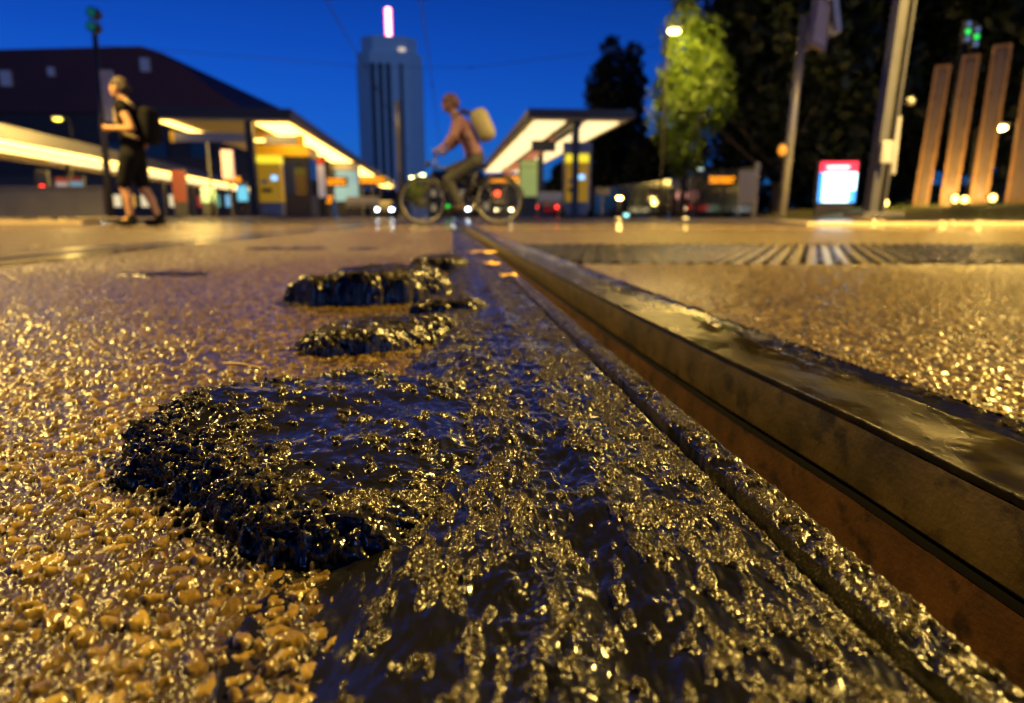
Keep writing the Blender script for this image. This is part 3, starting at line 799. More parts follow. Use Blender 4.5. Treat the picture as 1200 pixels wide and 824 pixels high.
# far low buildings between the stops
def block(u0, u1, v, Y, label, roof_h=2.5, nwin=6, shops=None):
    a, b = P(u0, v, Y), P(u1, v, Y)
    w, h = b.x - a.x, a.z
    t = thing('building', label, 'building', ((a.x + b.x) / 2, Y, 0), 0)
    MB().box((0, 8, h / 2), (w, 16, h)).build('wall', mat('far_facade', (.07, .065, .07), .7, var=.3, scale=.4), t)
    poly = [(-w / 2 - .4, 0, h), (w / 2 + .4, 0, h), (w / 2 - 1.5, 0, h + roof_h), (-w / 2 + 1.5, 0, h + roof_h)]
    MB().prism(poly[::-1], (0, -.4, 0), (0, 16.4, 0)).build('roof', mat('far_roof', (.04, .035, .04), .6), t)
    for i in range(nwin):
        for k in range(max(1, int(h / 3.4))):
            f = MB().box((-w / 2 + (i + .7) * w / (nwin + .4), -.03, 2 + 3.2 * k), (1.2, .12, 1.6)).build('window', M_dark, t)
            lit = random.random() < (.22 if not shops or k else .85)
            MB().box((-w / 2 + (i + .7) * w / (nwin + .4), -.11, 2 + 3.2 * k), (1.0, .06, 1.4)).build('pane', (random.choice(shops) if shops and k == 0 else M_pane) if lit else M_glass, f)
M_pane = emis('lit_pane', (1, .75, .4), .25)
M_shops = [emis('shop_cream', (1, .8, .45), .9), emis('shop_red', (1, .12, .06), .35), emis('shop_mint', (.4, 1, .7), .4), emis('shop_blue', (.3, .7, 1), .7), emis('shop_amber', (1, .5, .08), .8)]
block(500, 572, 216, 150, 'low dark building far behind the cyclist between the tram stops', 3.0)
block(396, 470, 233, 170, 'low dark building far behind the end of the left tram stop', 2.0)
block(560, 690, 226, 120, 'low dark building behind the right tram stop', 2.0, 9)
block(-60, 312, 205, 82, 'long low building with small coloured shop windows behind the far left platform', 2.0, 22, M_shops)

# ------------------------------------------------------------------ trees
def leaf_mat(name, c1, c2):
    m, nt, N, L, b = new_mat(name)
    tc = N.new('ShaderNodeTexCoord'); n = N.new('ShaderNodeTexNoise'); n.inputs['Scale'].default_value = 1.1; n.inputs['Detail'].default_value = 6
    L.new(tc.outputs['Object'], n.inputs['Vector'])
    L.new(ramp(N, L, n.outputs['Fac'], [(.3, c1), (.7, c2)]), b.inputs['Base Color'])
    b.inputs['Roughness'].default_value = .55
    b.inputs['Subsurface Weight'].default_value = 0
    tr = N.new('ShaderNodeBsdfTranslucent'); tr.inputs['Color'].default_value = (c2[0] * 1.3, c2[1] * 1.3, c2[2], 1)
    mx = N.new('ShaderNodeMixShader'); mx.inputs[0].default_value = .3
    L.new(b.outputs[0], mx.inputs[1]); L.new(tr.outputs[0], mx.inputs[2])
    L.new(mx.outputs[0], N['Material Output'].inputs['Surface'])
    return m
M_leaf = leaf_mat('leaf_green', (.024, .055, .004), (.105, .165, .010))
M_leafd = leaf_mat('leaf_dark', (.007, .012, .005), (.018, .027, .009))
def crown_mesh(name, lobes, n, size, seed):
    g = np.random.default_rng(seed)
    w = np.array([l[3] * l[4] * l[5] for l in lobes]) ** .8; w /= w.sum()
    ids = g.choice(len(lobes), n, p=w)
    L_ = np.array(lobes)[ids]
    d = g.normal(size=(n, 3)); d /= np.linalg.norm(d, axis=1)[:, None]
    rad = g.uniform(.25, 1, n) ** .45
    rad *= 1 + .18 * np.sin(d[:, 0] * 7 + ids) * np.cos(d[:, 2] * 6 + ids * 2)
    c = L_[:, :3] + d * rad[:, None] * L_[:, 3:6]
    a = g.normal(size=(n, 3)); a /= np.linalg.norm(a, axis=1)[:, None]
    b = np.cross(a, g.normal(size=(n, 3))); b /= np.linalg.norm(b, axis=1)[:, None]
    s = size * g.uniform(.6, 1.3, n)[:, None]
    cr = np.cross(a, b)
    v = np.stack([c - a * s, c - b * s * .5 + cr * s * .15, c + a * s, c + b * s * .5 + cr * s * .15], 1).reshape(-1, 3)
    me = bpy.data.meshes.new(name)
    me.vertices.add(n * 4); me.vertices.foreach_set('co', v.astype(np.float32).ravel())
    me.loops.add(n * 4); me.loops.foreach_set('vertex_index', np.arange(n * 4, dtype=np.int32))
    me.polygons.add(n); me.polygons.foreach_set('loop_start', np.arange(n, dtype=np.int32) * 4)
    me.update(calc_edges=True); return me
def tree(name, label, x, y, h, rad, trunk, lobes, n, size, m, seed, group=None, z0=.12, cat='tree'):
    t = thing(name, label, cat, (x, y, z0), 0, group)
    tk = MB().tube([(0, 0, 0), (.05, 0, trunk * .5), (0, .05, trunk), (.1, 0, h * .8)], [rad, rad * .85, rad * .7, rad * .15], 10)
    g = random.Random(seed)
    for k in range(6):
        z = trunk * (.8 + .12 * k); a = k * 2.4
        e = Vector((math.cos(a), math.sin(a), .9)) * h * .22
        tk.tube([(0, 0, z), Vector((0, 0, z)) + e * .5 + Vector((0, 0, .1)), Vector((0, 0, z)) + e], [rad * .45, rad * .3, rad * .08], 7)
    tk.build('trunk', M_bark, t, True)
    link('crown', crown_mesh('crown', lobes, n, size, seed), m, t)
    return t
def rand_lobes(h, trunk, spread, n, seed, squash=1.0):
    g = random.Random(seed); out = []
    for i in range(n):
        z = trunk + (h - trunk) * (i + .5) / n
        k = math.sin(math.pi * (.12 + .8 * (i + .5) / n)) * spread
        a = g.uniform(0, 6.28); rr = k * g.uniform(.2, .6)
        s = k * g.uniform(.3, .75)
        out.append((rr * math.cos(a), rr * math.sin(a), z, s, s, s * squash * g.uniform(.7, 1.1)))
    return out
# lamp-lit tree
pt = P(806, 254, 31)
tree('street_tree', 'lamp-lit yellow-green tree beside the street lamp, left of the dark trees', pt.x - .15, 31.6, 9.6, .16, 2.3, rand_lobes(10.5, 1.7, 1.95, 40, 3, .9), 13000, .115, M_leaf, 21)
for i, (u, Y, h, sp, lb) in enumerate(((905, 36, 16, 4.8, 'big dark tree directly right of the lamp-lit tree'), (960, 36, 17, 5.5, 'big dark tree behind the slim signal pole and lit poster'),
                                       (1060, 40, 19, 6.0, 'big dark tree behind the wide mast'), (1165, 36, 18, 6.0, 'big dark tree behind the tall slab pillars'),
                                       (1010, 52, 20, 7.0, 'dark tree set farthest back behind the wide mast'), (1290, 42, 20, 6.5, 'dark tree at the right edge of the picture'))):
    p = P(u, 254, Y)
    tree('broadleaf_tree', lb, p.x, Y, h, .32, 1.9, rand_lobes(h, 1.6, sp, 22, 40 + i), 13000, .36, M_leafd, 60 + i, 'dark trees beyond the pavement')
for i, (u, h, lb) in enumerate(((700, 13.2, 'left, shorter poplar behind the right tram stop'), (712, 15.2, 'tallest poplar behind the right tram stop'), (734, 15.0, 'rightmost poplar beside the blue gap before the lamp-lit tree'))):
    p = P(u, 254, 62 + i)
    lob = [(random.uniform(-.25, .25), random.uniform(-.2, .2), .8 + (h - 1.2) * k / 11, 1.25 * math.sin(.35 + 2.4 * k / 11) + .45, 1.2 * math.sin(.35 + 2.4 * k / 11) + .4, 1.0) for k in range(12)]
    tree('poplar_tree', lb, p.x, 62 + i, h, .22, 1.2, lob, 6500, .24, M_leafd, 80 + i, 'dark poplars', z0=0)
for i, (u, Y, h, sp, lb) in enumerate(((770, 58, 7, 3.0, 'low dark tree behind the glass barrier, nearest the poplars'), (668, 64, 5, 3, 'low dark tree behind the right ticket machine'), (856, 47, 9.5, 3.6, 'low dark tree behind the right end of the glass barrier'))):
    p = P(u, 254, Y)
    tree('broadleaf_tree', lb, p.x, Y, h, .2, .6, rand_lobes(h, .5, sp, 12, 140 + i), 6000, .26, M_leafd, 160 + i, 'low dark trees', z0=0)
a, b = P(690, 254, 60), P(1400, 254, 60)
hl = [(a.x + (b.x - a.x) * k / 27, random.uniform(-.4, .4), random.uniform(1.2, 1.6), 1.5, 1.2, random.uniform(1.5, 2.0)) for k in range(28)]
hl = [(x_ - (a.x + b.x) / 2, y_, z_, rx, ry, rz) for x_, y_, z_, rx, ry, rz in hl]
t = thing('hedge', 'long dark hedge closing the view below the dark trees', 'hedge', ((a.x + b.x) / 2, 60, 0))
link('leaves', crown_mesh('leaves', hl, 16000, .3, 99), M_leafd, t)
tk = MB()
for x_, *_r in hl: tk.tube([(x_, 0, 0), (x_ + .1, 0, 1.2)], .06, 6)
tag(tk.build('stems', M_bark, t), kind='stuff')
pt = P(489, 254, 75)
tree('small_tree', 'small lamp-lit green tree far away below the tower', pt.x, 76, 4.6, .12, 1.4, rand_lobes(4.6, 1.2, 1.9, 9, 9), 2500, .17, M_leaf, 33, z0=0)

# ------------------------------------------------------------------ street lamps and signal poles
def point(loc, energy, c=(1, .65, .15), r=.14, spot=None, parent=None):
    d = bpy.data.lights.new('lamp_light', 'SPOT' if spot else 'POINT'); d.energy = energy; d.color = c; d.shadow_soft_size = r
    if spot: d.spot_size = spot; d.spot_blend = .55
    o = bpy.data.objects.new('lamp_light', d); col.objects.link(o); o.location = loc
    if parent is not None: o.parent = parent
    return o
def street_lamp(u, v, Y, label, energy, arm=.0, gc=(1, .65, .15), r=.06, head=.22, zb=0.12, glow=None):
    p = P(u, v, Y); hgt = p.z - zb
    t = thing('street_lamp', label, 'street lamp', (p.x - arm, Y, zb), 0, 'street lamps')
    ay = 1.2 if abs(arm) > .01 else .25
    MB().tube([(arm, ay, 0), (arm, ay, .9), (arm, ay, .92), (arm, ay, hgt + .12)], [r * 1.5, r * 1.5, r, r * .7], 12).build('pole', M_blackp, t, True)
    if abs(arm) > .01: MB().tube([(arm, 1.2, hgt + .1), (arm * .5, .6, hgt + .22), (arm, 0, hgt + .14)], r * .6, 8).build('arm', M_mast, t, True)
    hd = MB().box((arm, 0, hgt + .10), (head * 2.2, head * 1.2, .10), bev=.03).build('lamp_head', M_mast, t)
    MB().ball((arm, 0, hgt), (head, head * .55, .09)).build('lens', glow or M_lamp, hd, True)
    if energy: point((arm, -.3, hgt - .3), energy, gc, r=.16, parent=t)
    return t
street_lamp(790, 37, 29, 'tall street lamp shining beside the yellow-green tree', 2600, arm=.12, r=.055, head=.24)
street_lamp(1172, 150, 24, 'short bright street lamp in front of the rightmost pillars', 700, arm=-.45, head=.22, zb=.5)
street_lamp(228, 152, 32, 'street lamp glowing below the edge of the left tram stop roof', 6000, arm=-.3, head=.24)
street_lamp(68, 140, 45, 'dim yellow lamp above the far left tram stop roof', 900, arm=-.3, head=.28, glow=emis('dim_lamp', (.85, .9, .1), 1.5))
def lamp_at(x, y, hgt, label, energy, arm, cone=126):
    t = thing('street_lamp', label, 'street lamp', (x, y, 0), 0, 'street lamps')
    MB().tube([(0, 0, 0), (0, 0, .9), (0, 0, .92), (0, 0, hgt + .12)], [.11, .11, .075, .05], 12).build('pole', M_dark, t, True)
    MB().tube([(0, 0, hgt + .1), (arm * .5, 0, hgt + .22), (arm, 0, hgt + .14)], .04, 8).build('arm', M_dark, t, True)
    hd = MB().box((arm, 0, hgt + .10), (.66, .36, .10), bev=.03).build('lamp_head', M_dark, t)
    MB().ball((arm, 0, hgt), (.3, .16, .09)).build('lens', M_lamp, hd, True)
    point((arm, 0, hgt - .3), energy, r=.16, spot=R(cone), parent=t)
lamp_at(-8.6, 5.8, 7.0, 'tall street lamp left of the picture that lights the square', 12500, 1.2)
lamp_at(8.0, 4.6, 7.0, 'tall street lamp right of the picture that lights the pavement', 25000, -1.2, 134)
M_lampg = emis('greenish_lamp', (.9, 1, .45), 12)
street_lamp(483, 208, 72, 'left one of two small far lamps at the green tree below the tower', 300, glow=M_lampg, head=.3, zb=0)
street_lamp(495, 205, 74, 'right one of two small far lamps at the green tree below the tower', 300, glow=M_lampg, head=.3, zb=0)

def mast(name, ub, vb, ut, vt, Y, r0, r1, label, cat, zb=0, seg=12, group=None):
    b, tp = P(ub, vb, Y), P(ut, vt, Y)
    t = thing(name, label, cat, (b.x, Y, zb), 0, group)
    return t, b, tp - Vector((b.x, Y, zb))
# wide catenary mast at right
t, b, top = mast('catenary_mast', 1022, 262, 1066, -40, 10, .2, .14, 'thick grey leaning mast left of the slab pillars', 'mast', .12)
d = top.normalized(); ax = Vector((1, 0, 0)); 
def hbeam(mb, p0, p1, w, dep, th):
    for off, sx in ((-w / 2, th), (w / 2, th)):
        mb.prism([p0 + Vector((off - sx / 2, -dep / 2, 0)), p0 + Vector((off + sx / 2, -dep / 2, 0)), p0 + Vector((off + sx / 2, dep / 2, 0)), p0 + Vector((off - sx / 2, dep / 2, 0))], (0, 0, 0), p1 - p0)
    q = [p0 + Vector((-w / 2 + th / 2 + .001, -th / 2, 0)), p0 + Vector((w / 2 - th / 2 - .001, -th / 2, 0)), p0 + Vector((w / 2 - th / 2 - .001, th / 2, 0)), p0 + Vector((-w / 2 + th / 2 + .001, th / 2, 0))]
    mb.prism(q, (0, 0, 0), p1 - p0)
mb = MB(); hbeam(mb, Vector((0, 0, .04)), top, .19, .2, .03); mb.build('column', M_mast, t)
MB().box((0, 0, .03), (.6, .6, .06), bev=.01).build('base_plate', M_mast, t)
MB().box((.0, -.17, .9), (.16, .08, .3), bev=.01).build('service_box', M_grey, t)
MB().box((.18, -.05, 1.0), (.06, .1, .8), bev=.01).build('cable_duct', M_grey, t)
MB().ball((.30, -.1, 1.6), .06).build('clamp', M_grey, t)
# slim signal pole with boxes
t, b, top = mast('signal_pole', 915, 262, 943, 18, 13, .06, .05, 'slim pale pole with sign boxes on top and an orange lamp halfway up', 'signal pole', .12)
MB().tube([(0, 0, 0), top * .5, top], [.085, .075, .06], 12).build('pole', M_grey, t, True)
rot = Matrix.Rotation(R(35), 3, 'Z') @ Matrix.Rotation(R(8), 3, 'Y')
sg = MB().box(top + Vector((.28, 0, -.15)), (.5, .12, .85), M=rot, bev=.02).build('sign_box', M_grey, t)
MB().box(top + Vector((.28, -.09, -.15)), (.38, .02, .7), M=rot).build('sign_face', M_white, sg)
MB().box(top + Vector((.55, .1, .1)), (.12, .3, .8), M=Matrix.Rotation(R(-12), 3, 'Y'), bev=.02).build('signal_box', M_grey, t)
MB().tube([top + Vector((-.02, 0, -.62)), top + Vector((.3, 0, -.5)), top + Vector((.6, 0, -.25))], .025).build('bracket', M_grey, t)
pp = P(917, 176, 12.9) - Vector((b.x, 13, .12))
MB().box(pp + Vector((.06, .1, 0)), (.1, .2, .3), bev=.02).build('lamp_housing', M_dark, t)
MB().ball(pp, (.085, .05, .1)).build('orange_lens', emis('amber_lens', (1, .35, .02), 1.0), t, True)
# left thin pole
t, b, top = mast('signal_pole', 131, 264, 111, 40, 14, .06, .05, 'thin dark pole with grey plate behind the walking person', 'signal pole', .12)
MB().tube([(0, 0, 0), top], [.08, .05], 10).build('pole', M_mast, t, True)
pp = P(128, 113, 13.9) - Vector((b.x, 14, .12))
MB().box(pp, (.26, .05, .98), bev=.01).build('plate', M_white, t)
for vv in (16, 32):
    pp = P(110, vv, 14) - Vector((b.x, 14, .12)); h_ = MB().tube([pp + Vector((0, .1, 0)), pp + Vector((0, -.08, 0))], .11, 14).build('signal_housing', M_dark, t)
    MB().tube([pp + Vector((0, -.085, 0)), pp + Vector((0, -.1, 0))], .08, 14).build('lens', emis('dim_green', (.0, .45, .35), .14), h_)
# thin mast before tower
t, b, top = mast('catenary_mast', 470, 255, 468, 118, 46, .1, .1, 'slim grey mast standing in front of the tower', 'mast', 0)
MB().tube([(0, 0, 0), (0, 0, top.z * .72), (0, 0, top.z * .721), (0, 0, top.z)], [.16, .16, .2, .2], 10).build('column', M_grey, t, True)
MB().box((0, 0, .04), (.5, .5, .08)).build('base_plate', M_grey, t)

# ------------------------------------------------------------------ traffic signals
def traffic_light(u, v, Y, m, label, zb=0, s=1.0):
    p = P(u, v, Y)
    t = thing('traffic_light', label, 'traffic light', (p.x, Y, zb), 0, 'traffic lights')
    z = p.z - zb
    MB().tube([(0, .15, 0), (0, .15, z + .4 * s)], .06, 10).build('pole', M_dark, t, True)
    h_ = MB().box((0, 0, z), (.32 * s, .22, .95 * s), bev=.03).build('housing', M_dark, t)
    for k in (-1, 0, 1):
        on = k == 0
        MB().tube([(0, -.11, z + k * .29 * s), (0, -.135, z + k * .29 * s)], .105 * s, 14).build('lens', m if on else M_glass, h_)
traffic_light(525, 243, 55, M_green, 'green traffic light low in the gap below the cyclist', s=2.0)
traffic_light(583, 227, 40, emis('red_signal', (1, .06, .02), 6), 'red traffic light at the left edge of the right tram stop', s=1.4)
traffic_light(578, 228, 60, emis('amber_signal', (1, .25, .02), 3), 'amber traffic light beside the red one at the right tram stop', s=1.2)
traffic_light(52, 222, 30, M_redlit, 'red traffic light behind the low concrete wall at left', s=1.7)
traffic_light(1132, 38, 26, M_green, 'green traffic light high behind the tall pillars, left one', zb=.5, s=.85)
traffic_light(1142, 44, 26.5, M_green, 'green traffic light high behind the tall pillars, right one', zb=.5, s=.85)

# ------------------------------------------------------------------ cars
def car_proto(name, paint, label, lights, loc, rz):
    t = thing(name, label, 'car', loc, rz, 'cars in the distance')
    prof = [(-2.1, .35), (2.1, .35), (2.15, .7), (1.95, .9), (1.05, 1.0), (.5, 1.42), (-1.2, 1.45), (-1.95, 1.0), (-2.15, .85)]
    mb = MB(); mb.prism([(0, a, z) for a, z in prof], (-.85, 0, 0), (.85, 0, 0)); b = mb.build('body', paint, t)
    md = b.modifiers.new('bevel', 'BEVEL'); md.width = .08; md.segments = 3
    for s in (-1, 1):
        MB().prism([(0, -1.7, 1.02), (0, .92, 1.03), (0, .45, 1.36), (0, -1.15, 1.38)], (s * .853, 0, 0), (s * .862, 0, 0)).build('window', M_glass, t)
        for yy in (-1.3, 1.35):
            w = MB().tube([(s * .72, yy, .33), (s * .9, yy, .33)], .33, 18).build('wheel', M_black, t)
            MB().tube([(s * .901, yy, .33), (s * .91, yy, .33)], .2, 14).build('rim', M_grey, w)
        MB().ball((s * .62, -2.12, .72), (.16, .08, .1)).build('headlight', lights, t, True)
        MB().ball((s * .66, 2.12, .75), (.14, .06, .09)).build('taillight', M_redlit, t, True)
    MB().box((0, -1.78, 1.18), (1.4, .04, .34), M=Matrix.Rotation(R(-55), 3, 'X')).build('windscreen', M_glass, t)
    return t
M_head = emis('headlight', (.75, .92, 1), 26)
M_headw = emis('headlight_warm', (1, .8, .4), 16)
def car(u, Y, rz, paint, lights, label):
    p = P(u, 254, Y); return car_proto('car', paint, label, lights, (p.x, Y, 0), R(rz))
M_cp1 = mat('car_silver', (.3, .31, .33), .3, .4, coat=.6); M_cp2 = mat('car_red', (.3, .02, .02), .3, coat=.6); M_cp3 = mat('car_dark', (.03, .03, .04), .3, coat=.6)
car(452, 60, 8, M_cp3, M_head, 'dark car with bright headlights at the end of the left tram stop')
car(541, 58, 2, M_cp1, M_head, 'silver car with bluish headlights below the cyclist')
car(594, 62, -6, M_cp3, M_headw, 'dark car with warm headlights left of the right tram stop')
car(640, 48, 180, M_cp2, M_whitelit, 'red car seen from behind under the right tram stop')
car(62, 32, 80, M_cp1, M_head, 'silver car behind the low concrete wall at left')

# ------------------------------------------------------------------ low concrete wall left
a, b = P(-60, 222, 15), P(122, 226, 15)
t = thing('concrete_wall', 'low grey concrete wall at the left edge behind the walking person', 'wall', (0, 15, .1), 0)
MB().box(((a.x + b.x) / 2, 0, (a.z - .1) / 2), (b.x - a.x, .22, a.z - .1), bev=.015).build('wall', M_conc, t)
MB().box(((a.x + b.x) / 2, 0, a.z - .1 + .032), (b.x - a.x + .06, .3, .06), bev=.012).build('coping', M_conc, t)

# ------------------------------------------------------------------ glass barrier right
def barrier():
    A, B = P(884, 254, 29), P(696, 254, 54)
    t = thing('glass_barrier', 'long dark glass barrier with pale end post right of the yellow machine', 'barrier', (A.x, A.y, .12), 0)
    d = Vector((B.x - A.x, B.y - A.y, 0)); n = 8
    nrm = Vector((-d.y, d.x, 0)).normalized()
    for i in range(n + 1):
        p = d * i / n
        MB().box((p.x, p.y, 1.12), (.16 if i == 0 else .08, .1, 2.25 if i == 0 else 2.1)).build('post', M_grey if i == 0 else M_dark, t)
    for i in range(n):
        p, q = d * (i + .03) / n, d * (i + .97) / n
        MB().prism([p + Vector((0, 0, .2)), q + Vector((0, 0, .2)), q + Vector((0, 0, 2.05)), p + Vector((0, 0, 2.05))], -nrm * .01, nrm * .01).build('pane', M_glassp, t)
    MB().prism([Vector((0, 0, 2.06)), d + Vector((0, 0, 2.06)), d + Vector((0, 0, 2.12)), Vector((0, 0, 2.12))], -nrm * .03, nrm * .03).build('top_rail', M_dark, t)
M_glassp = mat('barrier_glass', (.05, .06, .07), .1, spec=.8)
barrier()
p = P(875, 222, 28.7); 
t = thing('notice_board', 'white notice board by the end post of the glass barrier', 'notice board', (p.x, 28.6, .12), 0)
MB().box((0, 0, 1.2), (.72, .05, 1.35), bev=.01).build('board', M_white, t)
MB().box((-.3, .04, .5), (.05, .05, 1.0)).build('leg', M_grey, t); MB().box((.3, .04, .5), (.05, .05, 1.0)).build('leg', M_grey, t)
display(845, 211, 29.5, 1.15, .42, 'orange departure display in front of the glass barrier')
# small signs in front of barrier
def round_sign(u, v, Y, m, label, shape='disc'):
    p = P(u, v, Y)
    t = thing('road_sign', label, 'road sign', (p.x, Y, .12), 0, 'road signs by the glass barrier')
    z = p.z - .12
    MB().tube([(0, .05, 0), (0, .05, z + .3)], .035, 8).build('pole', M_grey, t)
    if shape == 'disc': MB().tube([(0, 0, z), (0, -.02, z)], .3, 24).build('plate', m, t)
    else: MB().box((0, 0, z), (.95, .03, .5), bev=.01).build('plate', m, t)
round_sign(797, 214, 34, M_white, 'white rectangular sign right of the lamp post', 'rect')
round_sign(799, 229, 36, emis('pink_signal', (1, .4, .3), .9), 'small round red-lit sign below the white one')
round_sign(706, 224, 45, M_conc, 'grey rectangular sign right of the yellow machine', 'rect')
street_lamp(726, 232, 44, 'tiny low lamp left of the glass barrier middle', 60, glow=M_lamp, head=.17)
street_lamp(801, 244, 32, 'very low pale bollard lamp below the round sign', 20, glow=emis('pale_lamp', (1, .85, .45), 5), head=.12)
street_lamp(734, 252, 40, 'low bluish ground lamp left of the glass barrier', 0, glow=emis('cyan_lamp', (.4, 1, .95), 3), head=.16, zb=0)
street_lamp(821, 198, 42, 'dim pale lamp above the glass barrier', 0, glow=emis('dimwhite_lamp', (.8, 1, .8), .8), head=.18)

# ------------------------------------------------------------------ lit poster column
def city_light():
    A, B = P(954, 254, 24), P(998, 254, 24)
    w = B.x - A.x; hgt = P(0, 188, 24).z - .12
    t = thing('poster_column', 'glowing white and blue poster column with red top beyond the wet paving', 'poster column', ((A.x + B.x) / 2, 24, .12), R(-8))
    MB().box((0, 0, .21), (w * .92, .3, .42), bev=.02).build('foot', M_dark, t)
    c = MB().box((0, 0, .42 + (hgt - .42) / 2), (w, .34, hgt - .42), bev=.05).build('case', M_dark, t)
    z0, z1 = .5, hgt - .06
    zz = lambda k: z0 + (z1 - z0) * k
    def pane(name, k0, k1, x0, x1, m, off=0.0):
        MB().box(((x0 + x1) / 2 * w, -.176 - off, (zz(k0) + zz(k1)) / 2), ((x1 - x0) * w, .008, zz(k1) - zz(k0))).build(name, m, c)
    pane('screen_header', .74, 1, -.46, .46, emis('poster_red', (1, .03, .06), 2.6))
    pane('header_text', .83, .90, -.3, .25, emis('poster_text', (1, .75, .75), 3), .006)
    pane('screen', 0, .735, -.46, .46, emis('poster_white', (.55, .88, 1), 4.0))
    pane('screen_side', 0, .735, -.46, -.36, emis('poster_blue', (.02, .3, 1), 2.5), .006)
    pane('screen_side', 0, .30, .30, .46, emis('poster_blue2', (.02, .35, 1), 2.5), .006)
city_light()

# ------------------------------------------------------------------ grass bank and slab pillars
M_grass = mat('grass_bank', (.09, .085, .02), .8, var=.6, scale=3, bump=.8, bscale=30)
def bank():
    X, Y = np.meshgrid(np.linspace(8.5, 40, 160), np.linspace(14, 34, 90))
    k = sstep(0, 2.5, Y - 15 + .8 * fbm(X / 3, Y / 3, 601, 3)) * sstep(0, 2.2, X - 10.2) * sstep(0, 3, 34 - Y)
    Z = .08 + k * .33 + .06 * fbm(X / .7, Y / .7, 605, 3) * k
    Z = np.where(k < .01, .05, Z)
    o = grid_obj('grass_bank', X, Y, Z, M_grass); tag(o, kind='structure')
bank()
def tufts():
    g = np.random.default_rng(5); n = 9000
    x = g.uniform(11, 34, n); y = g.uniform(15.5, 24, n)
    k = sstep(0, 2.5, y - 15) * sstep(0, 2.2, x - 10.2); z = .08 + k * .31
    a = g.uniform(0, 6.28, n); hgt = g.uniform(.06, .2, n); w = .012
    v = np.stack([np.stack([x - np.cos(a) * w, y - np.sin(a) * w, z], 1), np.stack([x + np.cos(a) * w, y + np.sin(a) * w, z], 1), np.stack([x + g.normal(0, .05, n), y + g.normal(0, .05, n), z + hgt], 1)], 1).reshape(-1, 3)
    me = bpy.data.meshes.new('grass'); me.from_pydata(v.tolist(), [], np.arange(n * 3).reshape(-1, 3).tolist()); me.update()
    tag(link('grass', me, M_leaf), 'short rough grass on the bank below the slab pillars', 'grass', kind='stuff')
tufts()
M_slab = rust('pillar_face', (.15, .105, .045), (.25, .18, .075), (.34, .25, .11), .5, 1.5)
M_slabe = mat('pillar_lit_edge', (.48, .30, .12), .45, var=.2, scale=3)  # brighter gold colour imitates lamplight on the pillar edges
M_slabp = mat('pillar_panel', (.20, .155, .10), .4, var=.3, scale=1.2)
def pillar(ub, ut, vt, wpx, Y, label, m=None):
    b, tp = P(ub, 243, Y), P(ut, vt, Y)
    w = wpx / FPX * Y
    t = thing('slab_pillar', label, 'pillar', (b.x, Y, .40), R(-31), 'row of tall slab pillars')
    up = Vector((tp.x - b.x, 0, tp.z - .40))
    q = lambda x0, x1, y0, y1: [Vector((x0, y0, 0)), Vector((x1, y0, 0)), Vector((x1, y1, 0)), Vector((x0, y1, 0))]
    MB().prism(q(-w / 2 + .06, w / 2 - .06, -.12, .12), (0, 0, 0), up * .995).build('core', m or M_slab, t)
    for s in (-1, 1): MB().prism(q(s * (w / 2 - .029) - .03, s * (w / 2 - .029) + .03, -.15, .15), (0, 0, -.05), up).build('lit_edge', M_slabe, t)
    MB().prism(q(-w / 2 + .14, w / 2 - .14, -.135, -.122), up * .06, up * .97).build('face_panel', M_slabp, t)
    MB().prism(q(-w / 2, w / 2, -.15, .15), up + Vector((0, 0, .002)), up * 1.012).build('cap', M_slabe, t)
pillar(1078, 1104, 80, 15, 22, 'leftmost and shortest slab pillar on the grass bank')
pillar(1110, 1137, 68, 16, 21.6, 'slab pillar second from the left on the grass bank')
pillar(1145, 1174, 56, 17, 21.2, 'slab pillar third from the left on the grass bank')
pillar(1190, 1222, 42, 21, 20.8, 'darkest slab pillar cut by the right picture edge')
def uplight(u, v, Y, label):
    p = P(u, v, Y)
    t = thing('ground_spotlight', label, 'spotlight', (p.x, Y, .38), 0, 'ground spotlights on the grass bank')
    MB().tube([(0, 0, 0), (0, 0, p.z - .38)], .03, 8).build('stem', M_dark, t)
    h_ = MB().tube([(0, -.08, p.z - .38), (0, .1, p.z - .34)], [.11, .09], 14).build('housing', M_dark, t)
    MB().ball((0, -.09, p.z - .38), (.1, .04, .1)).build('lens', emis('spot_lens', (1, .66, .16), 9), h_, True)
    point((.0, .3, p.z - .28), 110, (1, .55, .14), .1, parent=t)
uplight(1035, 238, 20, 'ground spotlight beside the wide mast')
uplight(1117, 233, 20, 'ground spotlight left of the touching pair below the second pillar')
uplight(1128, 234, 19.8, 'ground spotlight right of the touching pair below the second pillar')
uplight(1161, 232, 19.6, 'ground spotlight below the third pillar')

# ------------------------------------------------------------------ overhead wires
def wire(pts, label, r=.015):
    t = thing('overhead_wire', label, 'wire', pts[0], 0, 'tram overhead wires')
    o = Vector(pts[0]); q = [Vector(p) - o for p in pts]
    MB().tube(q, r, 6).build('wire', M_black, t)
    for p in q[1:-1]:
        MB().box(p + Vector((0, 0, .03)), (.06, .16, .09)).build('clamp', M_black, t)
wire([(-.7, 2, 5.6), (-2.0, 15, 5.4), (-3.4, 30, 5.6), (-6.2, 60, 5.5)], 'contact wire running over the near track towards the tower')
wire([(-3.6, 6, 5.7), (-4.5, 16, 5.5), (-6.0, 31, 5.7), (-9.0, 60, 5.6)], 'contact wire running over the left track towards the tower')
wire([(-20, 34, 8.2), (-7, 34, 7.2), (-2, 34, 7.15), (9, 34, 8.4)], 'second span wire crossing above the far tracks', .012)
wire([(-13, 17, 6.6), (-4.3, 17, 5.7), (-1.0, 17, 5.65), (6.4, 11, 6.8)], 'span wire crossing from the left to the wide mast', .007)

